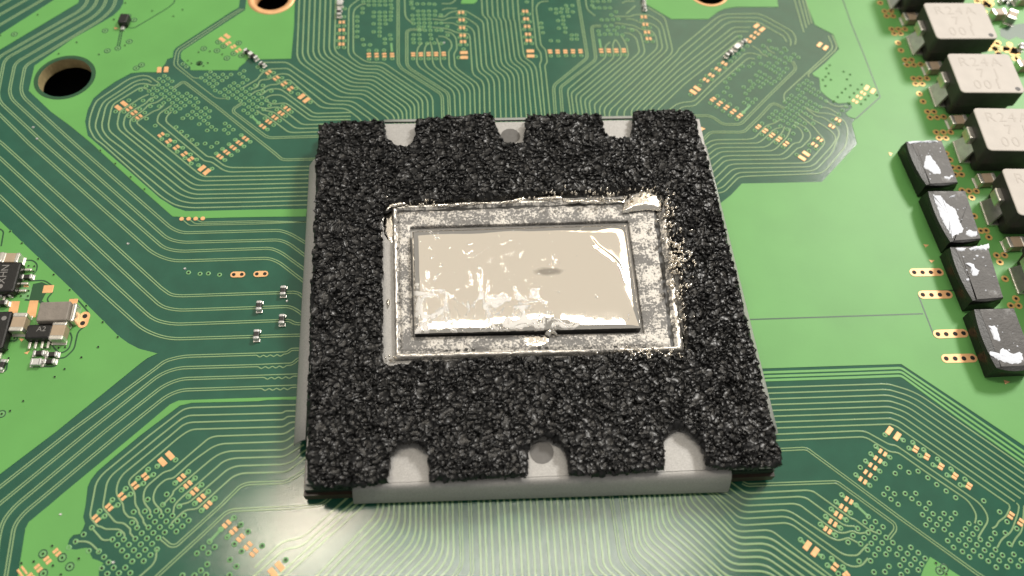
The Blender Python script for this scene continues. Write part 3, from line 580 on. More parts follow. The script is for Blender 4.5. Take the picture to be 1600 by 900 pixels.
vias(B3, [(1245,88),(1305,150),(1148,293),(1045,378),(945,467),(1405,440),(860,543),(1485,375),(1108,583),(1235,590),(1547,440),(1465,510),(1300,660),(1525,578),(1357,727),(1585,650),(1272,800),(1420,795),(1340,870),(1485,862),(1565,792)])
vias(B4, [(595,15),(790,28),(230,97),(370,88),(513,85),(655,80),(430,155),(575,148),(715,142),(857,138),(210,230),(495,220),(637,215),(777,212),(920,205),(272,293),(415,290),(557,287),(700,280),(842,275),(330,363),(475,358),(618,352),(763,347),(45,375),(105,437),(250,433),(395,428),(538,422),(170,507),(318,502),(460,495),(30,510),(88,578),(232,575),(375,570),(520,565),(150,648),(293,642),(440,635),(212,715),(355,710),(127,790),(45,862),(188,860),(1083,80),(1480,165),(1320,315),(1570,253),(1403,408),(1182,465),(1098,543),(1243,535),(1020,615),(1163,610),(1490,497),(1580,588),(1150,750),(1070,828),(1135,885),(1435,695),(1515,778),(1430,885),(840,890),(990,890)])
vias(Q, [(38,712),(185,800)])
vias(C1, [(922,267),(1103,397),(850,355),(1030,492),(790,447),(975,582),(720,540),(905,683),(655,637),(840,772),(1098,18),(1270,148),(1340,62),(1493,188),(1447,262),(1580,255),(1535,322),(1253,538),(1210,608),(1343,603),(1297,672),(1437,668),(1120,688),(1250,740),(1385,733),(1060,775),(1200,808),(1335,803),(1475,800),(1000,860),(1157,880),(1290,875),(1425,868),(1560,865),(407,830)])
vias(C2, [(278,38),(357,98),(440,155),(523,213),(80,177),(173,175),(138,222),(200,265),(293,262),(262,310),(232,362),(18,272),(325,355),(422,352),(520,350),(293,405),(388,400),(485,397),(262,453),(358,450),(455,445),(325,500),(423,492),(640,440),(738,435),(610,487),(708,483),(487,540),(580,537),(675,533),(453,592),(550,587),(645,582),(740,580),(835,575),(505,650),(613,632),(710,628),(810,625),(583,687),(680,680),(777,675),(873,670),(645,735),(745,728),(843,720),(935,718),(1035,712),(868,525),(960,523),(995,620),(910,338),(770,240),(565,100),(605,50),(810,770),(905,765),(1005,765),(1100,765),(880,825),(975,820),(1075,815),(1100,615),(1060,485),(975,425),(35,657),(130,650),(195,697),(100,705),(8,712),(67,757),(165,752),(255,747),(35,808),(130,802),(225,797),(97,857),(195,848),(45,890)])
vias(C3, [(405,552),(360,615),(492,605),(580,595),(675,657),(763,720),(855,787),(943,850),(287,762),(253,815),(353,810),(458,808),(558,805),(320,865),(520,858),(1210,878),(263,243),(438,295),(175,357),(308,460),(127,427),(262,523),(77,497),(212,593),(25,557),(167,660),(113,728),(530,318),(493,372),(635,387),(597,443),(768,478),(725,532),(897,572),(860,630),(1035,670),(992,725)])
vias(C4, [(487,350),(757,560),(875,585),(822,668),(1015,692),(957,772),(800,57),(985,203),(735,155),(917,292),(1055,103),(1290,128),(1423,122),(1375,190),(1515,187),(1200,210),(1330,260),(1463,250),(1140,295),(1275,328),(1415,323),(1553,320),(1080,382),(1235,403),(1370,397),(1507,393),(1323,475),(1460,465),(1590,465),(1415,538),(1553,530),(1217,617),(1360,612),(1403,753),(1540,750),(1590,680)])
vias(PX, [(294.5,426),(312.5,428),(325.5,427.5),(343,429.5)])

def ring_mesh(ro, ri, z, n=14, hole='hole', ring='via', zi=.0012):
    mb = MB()
    vs = []
    for r, zz in ((ro, .0004), (ro * .9, z), (ri * 1.12, z), (ri, z * .6)):
        vs += [(r * math.cos(2 * math.pi * k / n), r * math.sin(2 * math.pi * k / n), zz) for k in range(n)]
    fs = []
    for a in range(3):
        for k in range(n): q = (k + 1) % n; fs.append((a * n + k, a * n + q, (a + 1) * n + q, (a + 1) * n + k))
    mb.add(vs, fs, 0)
    mb.add([(ri * math.cos(2 * math.pi * k / n), ri * math.sin(2 * math.pi * k / n), zi) for k in range(n)], [tuple(range(n))], 1)
    o = mb.build('via', None, None, True, [M[ring], M[hole]]); me = o.data; bpy.data.objects.remove(o); return me
VIA = ring_mesh(.0255, .0115, .0042)
V.sort(key=lambda p: -p[1])
for p in V[:290]:
    q = U(*p); link_mesh('via', VIA, board, (q.x, q.y, 0))
def scatter(name, me, pts, kind='stuff'):
    n = len(me.vertices); mb = MB()
    vv = [v.co.copy() for v in me.vertices]; ff = [(tuple(f.vertices), f.material_index) for f in me.polygons]
    for p in pts:
        q = U(*p); b = len(mb.v)
        mb.v += [(v.x + q.x, v.y + q.y, v.z) for v in vv]; mb.f += [tuple(b + i for i in f) for f, _ in ff]; mb.m += [k for _, k in ff]
    o = mb.build(name, None, board, True, list(me.materials)); o['kind'] = kind; return o
scatter('small_vias', VIA, V[290:])
# necks that join pads and vias: short wide stubs of copper under the mask
necks = [(B1,(1050,430),(1000,500)),(B1,(1115,495),(1033,540)),(B1,(925,540),(873,610)),(B1,(990,605),(907,650)),(B1,(770,670),(708,745)),(B1,(830,740),(748,787)),(B1,(603,810),(548,885)),(B1,(670,875),(583,920)),(B1,(1393,310),(1325,255)),(B1,(1165,390),(1230,335)),
    (B2,(273,135),(212,192)),(B2,(107,280),(165,235)),(B2,(357,218),(293,278)),(B2,(190,362),(245,320)),(B2,(438,303),(375,360)),(B2,(273,447),(328,405)),(B2,(522,387),(460,445)),(B2,(355,535),(412,490)),(B2,(605,472),(543,530)),(B2,(440,622),(497,575)),(B2,(842,712),(778,768)),(B2,(680,858),(730,815)),(B2,(930,798),(865,855)),
    (B3,(1245,88),(1185,160)),(B3,(1305,150),(1222,200)),(B4,(1320,315),(1182,465)),(B4,(1403,408),(1460,355)),(B4,(1570,253),(1505,312)),
    (C1,(922,267),(980,318)),(C1,(1103,397),(1038,357)),(C1,(1103,397),(1253,538)),(C1,(850,355),(915,410)),(C1,(1030,492),(972,448)),(C1,(790,447),(850,502)),(C1,(975,582),(905,540)),(C1,(720,540),(778,598)),(C1,(905,683),(838,638)),(C1,(655,637),(718,690)),(C1,(840,772),(770,728)),(C1,(1098,18),(1155,68)),(C1,(1270,148),(1212,107)),
    (C3,(263,243),(303,203)),(C3,(438,295),(380,258)),(C3,(175,357),(218,400)),(C3,(308,460),(262,430)),(C3,(127,427),(172,467)),(C3,(262,523),(215,497)),(C3,(77,497),(122,533)),(C3,(212,593),(167,563)),(C3,(493,372),(550,397)),(C3,(530,318),(565,368)),(C3,(597,443),(658,468)),(C3,(635,387),(672,440)),(C3,(725,532),(793,563)),(C3,(768,478),(808,535)),(C3,(860,630),(927,655)),(C3,(897,572),(943,628)),(C3,(992,725),(1063,750)),(C3,(1035,670),(1078,722)),
    (C4,(487,350),(570,422)),(C4,(757,560),(668,500)),(C4,(822,668),(897,712)),(C4,(875,585),(930,665)),(C4,(1015,692),(1072,775)),
    (A3,(490,412),(435,395)),(A3,(422,460),(395,420)),(A3,(585,492),(530,475)),(A3,(517,540),(490,498)),(A3,(683,570),(625,553)),(A3,(615,618),(587,578)),(A3,(780,652),(725,633)),(A3,(713,698),(685,660)),(A3,(858,716),(803,698)),(A3,(790,765),(765,723)),(A3,(880,785),(925,825)),(A3,(1050,830),(985,870)),
    (A3,(1415,410),(1450,442)),(A3,(1527,495),(1488,467)),(A3,(1340,468),(1375,498)),(A3,(1450,552),(1412,522)),(A3,(1262,525),(1297,555)),(A3,(1370,608),(1333,580)),(A3,(1180,583),(1215,612)),(A3,(1290,663),(1250,638)),(A3,(1103,640),(1132,668)),(A3,(1210,722),(1168,692)),
    (A4,(427,418),(510,495)),(A4,(510,495),(545,530)),(A4,(622,580),(583,555)),(R4,(812,525),(895,440)),(R4,(812,525),(780,557)),(T3,(1250,490),(1270,600)),(T1,(1050,540),(1060,650)),(R4,(1360,690),(1360,690))]
mb = MB()
for Z, a, b in necks:
    if a == b: continue
    pa, pb = Vector(U2(Zm(Z, *a))), Vector(U2(Zm(Z, *b))); ribbon(mb, [pa, pb], .026, .0004, .0036)
o = mb.build('via_necks', M['via'], board); o['kind'] = 'stuff'
# vias and dimples inside the copper areas
ring_pts = [Zm(L2, *p) for p in [(325,205),(395,252),(35,387),(338,522),(63,638),(195,605),(425,855),(490,815),(1215,795)]] + [Zm(A2, *p) for p in [(333,127),(395,180),(147,210),(313,237),(523,272),(620,297),(437,330),(92,395),(585,140)]] + [Zm(B3, *p) for p in [(875,780),(540,620),(780,668),(545,865)]] + [(1475, 888), (1468, 892), (22.5, 54), (3, 647)]
RP = ring_mesh(.042, .027, .0046, 16, 'via', 'gap', .0042)
DOT = ring_mesh(.017, .010, .0044, 10, 'hole', 'pour', .0046)
for p in ring_pts:
    q = U(*p); link_mesh('clearance_ring', RP, board, (q.x, q.y, .0))
    link_mesh('via', DOT, board, (q.x, q.y, .0012))
dots = [Zm(L2, *p) for p in [(290,40),(625,140),(1005,125),(890,205),(150,248),(285,570),(1345,645),(1205,655),(1500,683),(1070,762),(1115,795),(1320,790),(1265,828)]] + [(540/4,450+113/4),(643/4,450+215/4),(737/4,450+308/4),(615/4,450+370/4),(510/4,450+435/4),(405/4,450+508/4),(343/4,450+557/4),(147/4,450+708/4),(65/4,450+770/4),(437/4,453.5),(65/4,225+548/4),(138/4,225+622/4),(60,405),(337/4,225+818/4),(157,235.5),(180.5,256),(204.5,277),(226,296)] + \
    [Zm(R3, *p) for p in [(770,98),(730,138),(757,200),(720,242),(685,282),(785,280),(943,178),(1025,215),(985,275),(717,357),(967,393),(1030,350),(923,440),(870,495),(1075,447),(1020,497),(820,548),(1015,573),(1120,400),(1170,340),(1255,480),(1215,527),(1160,583),(1360,470)]] + [Zm(B3, *p) for p in [(655,522),(425,718),(270,738),(665,768),(988,680),(765,880)]] + \
    [(45, 416), (54, 416.5), (44, 424.5), (53, 424.5), (34, 455), (45, 455), (33, 463), (44, 463), (92, 544), (102, 543), (14, 528.5), (23, 528.5), (56, 544), (71, 544), (12, 547), (14, 560), (59, 23.5), (178, 31), (120, 66.5), (92, 84.5), (155, 85.5), (1, 56), (1462, 880), (1478, 897)]
for p in dots:
    q = U(*p); link_mesh('plugged_via', DOT, board, (q.x, q.y, .0028))

# bare copper via strips with drilled holes on the right, and two small ones on the left
HD = None
def hole_disc(p, r=.021, par=None):
    global HD
    if HD is None:
        n = 12; mb = MB(); mb.add([(math.cos(2 * math.pi * k / n), math.sin(2 * math.pi * k / n), 0) for k in range(n)], [tuple(range(n))]); o = mb.build('drill_hole', M['hole']); HD = o.data; bpy.data.objects.remove(o)
    q = U(*p); o = link_mesh('drill_hole', HD, par or board, (q.x, q.y, .0078)); o.scale = (r, r, 1); return o
def strip(pts, rad, m='gold', hr=.021):
    w_ = [Vector(U2(p)) for p in pts]
    a, b = w_[0], w_[-1]; d = (b - a).normalized() if len(pts) > 1 else Vector((1, 0)); nrm = Vector((-d.y, d.x))
    out = []
    for k in range(9): t = math.pi / 2 + math.pi * k / 8; out.append(a + (d * math.cos(t) + nrm * math.sin(t)) * rad)
    for k in range(9): t = -math.pi / 2 + math.pi * k / 8; out.append(b + (d * math.cos(t) + nrm * math.sin(t)) * rad)
    so_ = filled('via_strip', [(p.x, p.y) for p in out], .0005, .0068, M[m], board)
    for p in pts: hole_disc(p, hr, so_)
for pts in ([(1428, 426), (1441, 426), (1454, 426), (1467, 425.5)], [(1441.5, 461), (1455, 461.3), (1468, 461), (1481, 460.5)], [(1465, 522.5), (1478, 522.5), (1492, 522), (1505, 521)], [(1478, 560.7), (1492, 560.7), (1505.5, 560.5), (1519, 559.7)]): strip(pts, .047, 'gold', .024)
for pts in ([(365.5, 429.5), (378, 429.2)], [(401.5, 428.6), (414, 428.2)]): strip(pts, .034, 'gold', .019)
strip([(133, 494.5), (129.5, 505.5)], .05, 'gold', .024)
for x, y in ((284, 342.3), (295, 342.2), (306, 342), (317, 341.7)):
    c = U(x, y); n = 14; mb = MB(); mb.prism(circle(c.x, c.y, .0235, n), .0005, .006); mb.build('solder_pad', M['gold'], board)
def cluster(rows, hr=.0165):
    """one gilded patch under several drilled holes"""
    pts = [p for r_ in rows for p in r_]
    w_ = [Vector(U2(p)) for p in pts]
    for i, q in enumerate(w_):
        n = 14; mb = MB(); mb.prism(circle(q.x, q.y, .040, n), .0005 + .0001 * i, .0058 + .0001 * i); vr = mb.build('via_ring', M['gold2'], board); hole_disc(pts[i], hr, vr)
CA = [[(1393, 46), (1403.5, 46), (1413.5, 46), (1397, 53), (1407, 53)], [(1427, 123), (1437, 123), (1448, 123), (1430.5, 131.6), (1440.6, 131.6)], [(1462.6, 207), (1473.7, 207), (1485, 207), (1467, 216), (1477.5, 216)], [(1503, 298), (1513.6, 299), (1525, 299), (1518, 309)], [(1557, 399.5), (1569, 399), (1562, 410)],
      [(1382, 18), (1392, 18), (1385, 25.5), (1395, 25.5)], [(1414, 94), (1424, 94), (1417, 102), (1427.5, 102), (1438, 101)], [(1449, 175), (1459, 175), (1453, 184), (1463.6, 184), (1474, 183)], [(1488, 262), (1498, 263), (1502, 273), (1492, 273)], [(1540.5, 360.6), (1544.6, 371), (1532, 361)], [(1587, 467), (1579, 478), (1591, 478)],
      [(1375, 5)], [(1403, 67.5)], [(1407.5, 79)], [(1436.5, 147)], [(1442, 159)], [(1478, 240)], [(1484, 250)], [(1522, 338)], [(1570, 436)], [(1558, 20), (1567, 20)]]
for c in CA: cluster([c])
rng = random.Random(5)
for cx, cy, n_, sx, sy in ((1538, 4, 10, 12, 6), (1530, 14, 8, 8, 6), (1551, 70, 9, 10, 7), (1563, 84, 9, 9, 8), (1580, 72, 6, 9, 8), (1588, 86, 6, 8, 7)):
    for k in range(n_): cluster([[(cx + rng.uniform(-sx, sx), cy + rng.uniform(-sy, sy))]], .006)
for p in ((289, 420), (448.5, 470.5), (1412, 100), (52, 199), (58, 217), (200, 381), (177, 879), (694, 67), (95, 804)):
    q = U(*p); n = 7; mb = MB(); mb.prism([(q.x + .014 * math.cos(k * .9) * (1 + .3 * (k % 2)), q.y + .014 * math.sin(k * .9)) for k in range(n)], .0005, .010, 0, .4); mb.build('white_speck', M['solder'], board)
# ------------------------------------------------------------------ processor package
def W3(px, py, z): return U(px, py, z)
def quadpts(q, z): return [tuple(U(p[0], p[1], z)) for p in q]
proc = thing('processor', tuple(U(850, 470, 0)), 'square processor package with a bare die in its centre, under bracket and foam', 'processor')
def child_fix(o, par): o.parent = par; o.matrix_parent_inverse = Matrix.Translation(par.location).inverted()
def slab(name, q, z0, z1, m, par, inset=0.0):
    mb = MB(); mb.prism([U2(p, (z0 + z1) / 2) for p in q], z0, z1, 0, inset); o = mb.build(name, m); child_fix(o, par); return o
SQ = [(476, 778), (1208, 747), (1090, 190), (505, 204)]
slab('substrate', SQ, .045, .15, M['substrate'], proc)
SQ2 = [(477, 768), (1209, 737), (1090, 190), (506, 204)]
slab('substrate_top_layer', SQ2, .15, .225, M['substrate2'], proc)

# value noise on a grid
def vnoise(x, y, scale, seed):
    r = np.random.default_rng(seed).random((128, 128))
    fx, fy = x * scale + 40.3, y * scale + 37.7
    ix, iy = np.floor(fx).astype(int), np.floor(fy).astype(int); tx, ty = fx - ix, fy - iy
    tx = tx * tx * (3 - 2 * tx); ty = ty * ty * (3 - 2 * ty)
    g = lambda a, b: r[a % 128, b % 128]
    return (g(ix, iy) * (1 - tx) + g(ix + 1, iy) * tx) * (1 - ty) + (g(ix, iy + 1) * (1 - tx) + g(ix + 1, iy + 1) * tx) * ty
def fbm(x, y, scale, seed, octv=3):
    s, a = 0, 1
    for k in range(octv): s = s + a * (vnoise(x, y, scale * 2 ** k, seed + k) - .5); a *= .5
    return s
def grid_obj(name, X, Y, Z_, m, keep=None, smooth=True):
    ny, nx = X.shape
    idx = np.arange(ny * nx).reshape(ny, nx)
    f = np.stack([idx[:-1, :-1], idx[:-1, 1:], idx[1:, 1:], idx[1:, :-1]], -1).reshape(-1, 4)
    co = np.stack([X, Y, Z_], -1).reshape(-1, 3)
    if keep is not None:
        k = keep.reshape(-1); f = f[k[f].all(1)]
        used = np.zeros(len(co), bool); used[f.ravel()] = True
        mp = np.cumsum(used) - 1; co = co[used]; f = mp[f]
    me = bpy.data.meshes.new(name)
    me.vertices.add(len(co)); me.vertices.foreach_set('co', co.astype(np.float32).ravel())
    me.loops.add(len(f) * 4); me.loops.foreach_set('vertex_index', f.astype(np.int32).ravel())
    me.polygons.add(len(f)); me.polygons.foreach_set('loop_start', np.arange(0, len(f) * 4, 4, dtype=np.int32))
    me.polygons.foreach_set('loop_total', np.full(len(f), 4, np.int32))
    if smooth: me.polygons.foreach_set('use_smooth', np.ones(len(f), bool))
    me.materials.append(m); me.update(calc_edges=True); me.validate()
    o = bpy.data.objects.new(name, me); COL.objects.link(o); return o

# metal bracket: plate and four flanges bent outwards and down
br = thing('metal_bracket', tuple(U(850, 470, .24)), 'sandblasted steel bracket with bent edges, showing in the notches of the black foam', 'metal bracket')
PZ = .275
slab('plate', [(477.5, 757), (552, 757.5), (1143, 733.5), (1211, 731), (1092, 188), (500, 197)], .238, PZ, M['bracket'], br)
def flange(name, f1, f2, o2, o1, n=10, z1=PZ - .001, z0=.085, bulge=.03):
    a, b = U(*f1, z1), U(*f2, z1); c, d = U(*o2, z0), U(*o1, z0)
    K = 7; mb = MB(); vs = []
    for k in range(K):
        t = k / (K - 1)
        for i in range(n + 1):
            s = i / n; p = (a.lerp(b, s)).lerp(d.lerp(c, s), t)
            p.z += bulge * math.sin(math.pi * min(1, t * 1.0)) ; vs.append(p)
    m_ = len(vs); vs += [Vector((p.x, p.y, p.z - .022)) for p in vs]
    fs = []
    for k in range(K - 1):
        for i in range(n):
            q = k * (n + 1) + i; fs += [(q, q + n + 1, q + n + 2, q + 1), (m_ + q, m_ + q + 1, m_ + q + n + 2, m_ + q + n + 1)]
    for k in range(K - 1):
        for i in (0, n):
            q = k * (n + 1) + i; fs.append((q, q + n + 1, m_ + q + n + 1, m_ + q) if i else (q, m_ + q, m_ + q + n + 1, q + n + 1))
    q = (K - 1) * (n + 1)
    for i in range(n): fs.append((q + i, m_ + q + i, m_ + q + i + 1, q + i + 1))
    mb.add(vs, fs); o = mb.build(name, M['bracket'], None, True); child_fix(o, br); return o
flange('flange', (552, 757), (1142, 733.3), (1138, 768), (552.5, 786.5), bulge=.07, z0=.06)
flange('flange', (499, 243), (477, 686), (459, 695.5), (483.5, 259), bulge=.02, z0=.165)
flange('flange', (1208, 682), (1097, 228), (1104, 229), (1216, 676), bulge=.02)
flange('flange', (992, 184.5), (600, 190.5), (600, 187), (992, 181), bulge=.01)
for p in ((846.5, 706.5), (797.5, 213)):
    c = U(*p, PZ); mb = MB(); mb.prism(circle(c.x, c.y, .105, 32), PZ - .01, PZ + .003); o = mb.build('spot_disc', M['disc']); child_fix(o, br)

# die frame: ring with a ridge, a groove and a flat band
def bil(q, u, v):
    a = Vector(q[0]).lerp(Vector(q[1]), u); b = Vector(q[3]).lerp(Vector(q[2]), u); return a.lerp(b, v)
OQ = [U(*p, .30) for p in ((613, 322), (1040, 304), (1069, 549), (618, 562))]
IQ = [U(*p, .30) for p in ((641, 355.5), (981, 346), (1006, 521.5), (646, 527.5))]
prof = [(0, PZ), (.02, .315), (.10, .335), (.17, .332), (.24, .306), (.30, .302), (.36, .318), (.48, .316), (.70, .316), (.96, .315), (1.0, .312), (1.0, PZ)]
per = []
for s in range(4):
    for k in range(70): per.append((s, k / 70))
mb = MB(); vs = []
for j, (t, z) in enumerate(prof):
    for i, (s, k) in enumerate(per):
        a = OQ[s].lerp(OQ[(s + 1) % 4], k); b = IQ[s].lerp(IQ[(s + 1) % 4], k); p = a.lerp(b, t)
        jit = math.sin(i * 1.7 + j) * .003 + math.sin(i * .37 + 2 * j) * .004 + rng.uniform(-.004, .004)
        vs.append((p.x + (jit if 0 < t < .95 else 0), p.y + (jit * .7 if 0 < t < .95 else 0), z + (jit * .8 if 0 < j < 10 else 0)))
n = len(per); fs = []
for j in range(len(prof) - 1):
    for i in range(n): q = (i + 1) % n; fs.append((j * n + i, (j + 1) * n + i, (j + 1) * n + q, j * n + q))
# smear material: thin grey resin with dried liquid metal wiped over it
sm = bpy.data.materials.new('resin_with_metal_smears'); sm.use_nodes = True
N = sm.node_tree.nodes; L = sm.node_tree.links; bs = N['Principled BSDF']
tc = N.new('ShaderNodeTexCoord')
mpn = N.new('ShaderNodeMapping'); mpn.inputs['Scale'].default_value = (1, 1.6, 1); L.new(tc.outputs['Object'], mpn.inputs['Vector'])
n1 = N.new('ShaderNodeTexNoise'); n1.inputs['Scale'].default_value = 4.5; n1.inputs['Detail'].default_value = 4; L.new(mpn.outputs[0], n1.inputs['Vector'])
n2 = N.new('ShaderNodeTexNoise'); n2.inputs['Scale'].default_value = 46; n2.inputs['Detail'].default_value = 5; n2.inputs['Roughness'].default_value = .7; L.new(tc.outputs['Object'], n2.inputs['Vector'])
ad = N.new('ShaderNodeMath'); ad.operation = 'MULTIPLY_ADD'; ad.inputs[1].default_value = .62; L.new(n1.outputs['Fac'], ad.inputs[0]); L.new(n2.outputs['Fac'], ad.inputs[2])
mr = N.new('ShaderNodeMapRange'); mr.inputs['From Min'].default_value = .805; mr.inputs['From Max'].default_value = .86; L.new(ad.outputs[0], mr.inputs['Value'])
mx = N.new('ShaderNodeMix'); mx.data_type = 'RGBA'; mx.inputs['A'].default_value = (.19, .183, .175, 1); mx.inputs['B'].default_value = (.62, .59, .545, 1); L.new(mr.outputs[0], mx.inputs['Factor'])
L.new(mx.outputs['Result'], bs.inputs['Base Color'])
mt = N.new('ShaderNodeMath'); mt.operation = 'MULTIPLY'; mt.inputs[1].default_value = .5; L.new(mr.outputs[0], mt.inputs[0]); L.new(mt.outputs[0], bs.inputs['Metallic'])
bs.inputs['Roughness'].default_value = .5
bp = N.new('ShaderNodeBump'); bp.inputs['Strength'].default_value = .7; bp.inputs['Distance'].default_value = .012; L.new(ad.outputs[0], bp.inputs['Height']); L.new(bp.outputs['Normal'], bs.inputs['Normal'])
M['smear'] = sm
run, on, ridge = 0, False, []
for i in range(n):
    if run <= 0: on = rng.random() < .72; run = rng.randint(3, 14)
    run -= 1; ridge.append(on)
mb.add(vs, [f[::-1] for f in fs])
mb.m = [2 if (k // n) in (4, 5) and (per[k % n][0] in (0, 1) or rng.random() < .15) else 1 if ((k // n) in (1, 2) and ridge[k % n]) or ((k // n) == 3 and ridge[k % n] and rng.random() < .35) else 0 for k in range(len(fs))]
M['groove'] = new_mat('dark_groove', (.045, .043, .040), .5)
M['lm3'] = new_mat('dried_metal_ridge', (.80, .76, .70), .33, .8, .5, .12, 30, .5, 40)
o = mb.build('die_frame', sm, None, True, [sm, M['lm3'], M['groove']]); child_fix(o, proc)
# die
DZ = .365
DQ = [U(*p, DZ) for p in ((644, 362), (977.5, 352), (1001.5, 512.5), (648, 521.5))]
mb = MB(); poly = [(p.x, p.y) for p in DQ]; mb.prism(poly, PZ, DZ - .004); o = mb.build('die', M['black']); child_fix(o, proc)

# ------------------------------------------------------------------ liquid metal
lm = thing('liquid_metal', tuple(U(825, 440, DZ)), 'shiny pool of liquid metal covering the die, with splashes round it', 'liquid metal')
mm = bpy.data.materials.new('liquid_metal'); mm.use_nodes = True
N = mm.node_tree.nodes; L = mm.node_tree.links; bs = N['Principled BSDF']
bs.inputs['Metallic'].default_value = 1
tc = N.new('ShaderNodeTexCoord')
# torn oxide skin: ragged pale flakes, denser towards the front edge of the pool where it was wiped
n1 = N.new('ShaderNodeTexNoise'); n1.inputs['Scale'].default_value = 3.4; n1.inputs['Detail'].default_value = 10; n1.inputs['Roughness'].default_value = .74; n1.inputs['Distortion'].default_value = 1.6
mpn = N.new('ShaderNodeMapping'); mpn.inputs['Scale'].default_value = (1.25, 1.1, 1); mpn.inputs['Rotation'].default_value = (0, 0, .5); L.new(tc.outputs['Object'], mpn.inputs['Vector']); L.new(mpn.outputs[0], n1.inputs['Vector'])
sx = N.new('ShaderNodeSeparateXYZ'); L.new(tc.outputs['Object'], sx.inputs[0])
yy = N.new('ShaderNodeMapRange'); yy.inputs['From Min'].default_value = -.62; yy.inputs['From Max'].default_value = .5; yy.inputs['To Min'].default_value = .115; yy.inputs['To Max'].default_value = -.02; L.new(sx.outputs['Y'], yy.inputs['Value'])
xx = N.new('ShaderNodeMapRange'); xx.inputs['From Min'].default_value = -.2; xx.inputs['From Max'].default_value = .7; xx.inputs['To Min'].default_value = .02; xx.inputs['To Max'].default_value = -.10; L.new(sx.outputs['X'], xx.inputs['Value'])
a1 = N.new('ShaderNodeMath'); L.new(n1.outputs['Fac'], a1.inputs[0]); L.new(yy.outputs[0], a1.inputs[1])
a2 = N.new('ShaderNodeMath'); L.new(a1.outputs[0], a2.inputs[0]); L.new(xx.outputs[0], a2.inputs[1])
mr = N.new('ShaderNodeMapRange'); mr.inputs['From Min'].default_value = .622; mr.inputs['From Max'].default_value = .665; L.new(a2.outputs[0], mr.inputs['Value'])
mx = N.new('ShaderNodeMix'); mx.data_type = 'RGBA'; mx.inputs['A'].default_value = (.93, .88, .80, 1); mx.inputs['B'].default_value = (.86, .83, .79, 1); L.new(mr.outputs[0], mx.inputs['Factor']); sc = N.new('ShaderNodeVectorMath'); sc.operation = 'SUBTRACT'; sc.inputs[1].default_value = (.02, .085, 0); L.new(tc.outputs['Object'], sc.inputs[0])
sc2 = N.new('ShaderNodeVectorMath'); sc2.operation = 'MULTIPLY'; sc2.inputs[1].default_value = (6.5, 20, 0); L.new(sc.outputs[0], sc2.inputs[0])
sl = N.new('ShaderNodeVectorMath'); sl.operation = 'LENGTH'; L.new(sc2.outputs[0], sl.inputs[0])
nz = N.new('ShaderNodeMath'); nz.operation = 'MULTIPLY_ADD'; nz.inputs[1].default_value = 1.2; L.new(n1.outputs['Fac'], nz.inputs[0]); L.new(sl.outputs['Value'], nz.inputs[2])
sr = N.new('ShaderNodeMapRange'); sr.inputs['From Min'].default_value = 1.1; sr.inputs['From Max'].default_value = 1.6; sr.inputs['To Min'].default_value = .55; sr.inputs['To Max'].default_value = 1; L.new(nz.outputs[0], sr.inputs['Value'])  # grey smudge: a dark reflection of the room painted into the pool colour
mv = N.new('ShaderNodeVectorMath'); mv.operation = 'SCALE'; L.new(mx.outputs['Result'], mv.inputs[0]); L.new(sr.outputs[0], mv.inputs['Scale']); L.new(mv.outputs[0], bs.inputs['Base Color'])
rr = N.new('ShaderNodeMapRange'); rr.inputs['To Min'].default_value = .05; rr.inputs['To Max'].default_value = .75; L.new(mr.outputs[0], rr.inputs['Value']); L.new(rr.outputs[0], bs.inputs['Roughness'])
rm = N.new('ShaderNodeMapRange'); rm.inputs['To Min'].default_value = 1; rm.inputs['To Max'].default_value = 0; L.new(mr.outputs[0], rm.inputs['Value']); L.new(rm.outputs[0], bs.inputs['Metallic'])
bp = N.new('ShaderNodeBump'); bp.inputs['Strength'].default_value = .5; bp.inputs['Distance'].default_value = .008; L.new(mr.outputs[0], bp.inputs['Height']); L.new(bp.outputs['Normal'], bs.inputs['Normal'])
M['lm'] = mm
M['lm2'] = new_mat('liquid_metal_splash', (.93, .88, .80), .16, 1.0, .5, .05, 20, .3, 30)
nu, nv = 230, 120
u, v = np.meshgrid(np.linspace(0, 1, nu), np.linspace(0, 1, nv))
def nbil(q, u, v):
    r = []
    for k in range(2):
        r.append((q[0][k] * (1 - u) + q[1][k] * u) * (1 - v) + (q[3][k] * (1 - u) + q[2][k] * u) * v)
    return r
X, Y = nbil(DQ, u, v)
def edge(t, Dd): t = np.clip(t / Dd, 0, 1); return np.sqrt(np.clip(1 - (1 - t) ** 2.2, 0, 1))
wv = .03 * np.sin(u * 9) + .02 * np.sin(u * 23 + 1)
H = .062 * np.minimum.reduce([edge(u, .06 + 0 * v), edge(1 - u, .13 + .06 * np.exp(-((v - .25) / .2) ** 2)), edge(v, .10 + wv), edge(1 - v, .27 + wv)])
def soft(t, Dd): t = np.clip(t / Dd, 0, 1); return .3 * np.sqrt(np.clip(1 - (1 - np.clip(t * 16, 0, 1)) ** 2, 0, 1)) + .7 * (1 - (1 - t) ** 2)
H = .058 * (edge(u, .07) * edge(1 - u, .15) * edge(v, .10 + wv * .5) * soft(1 - v, .33 + wv - .17 * np.exp(-((u - .60) / .045) ** 2) + .05 * np.exp(-((u - .78) / .12) ** 2)))
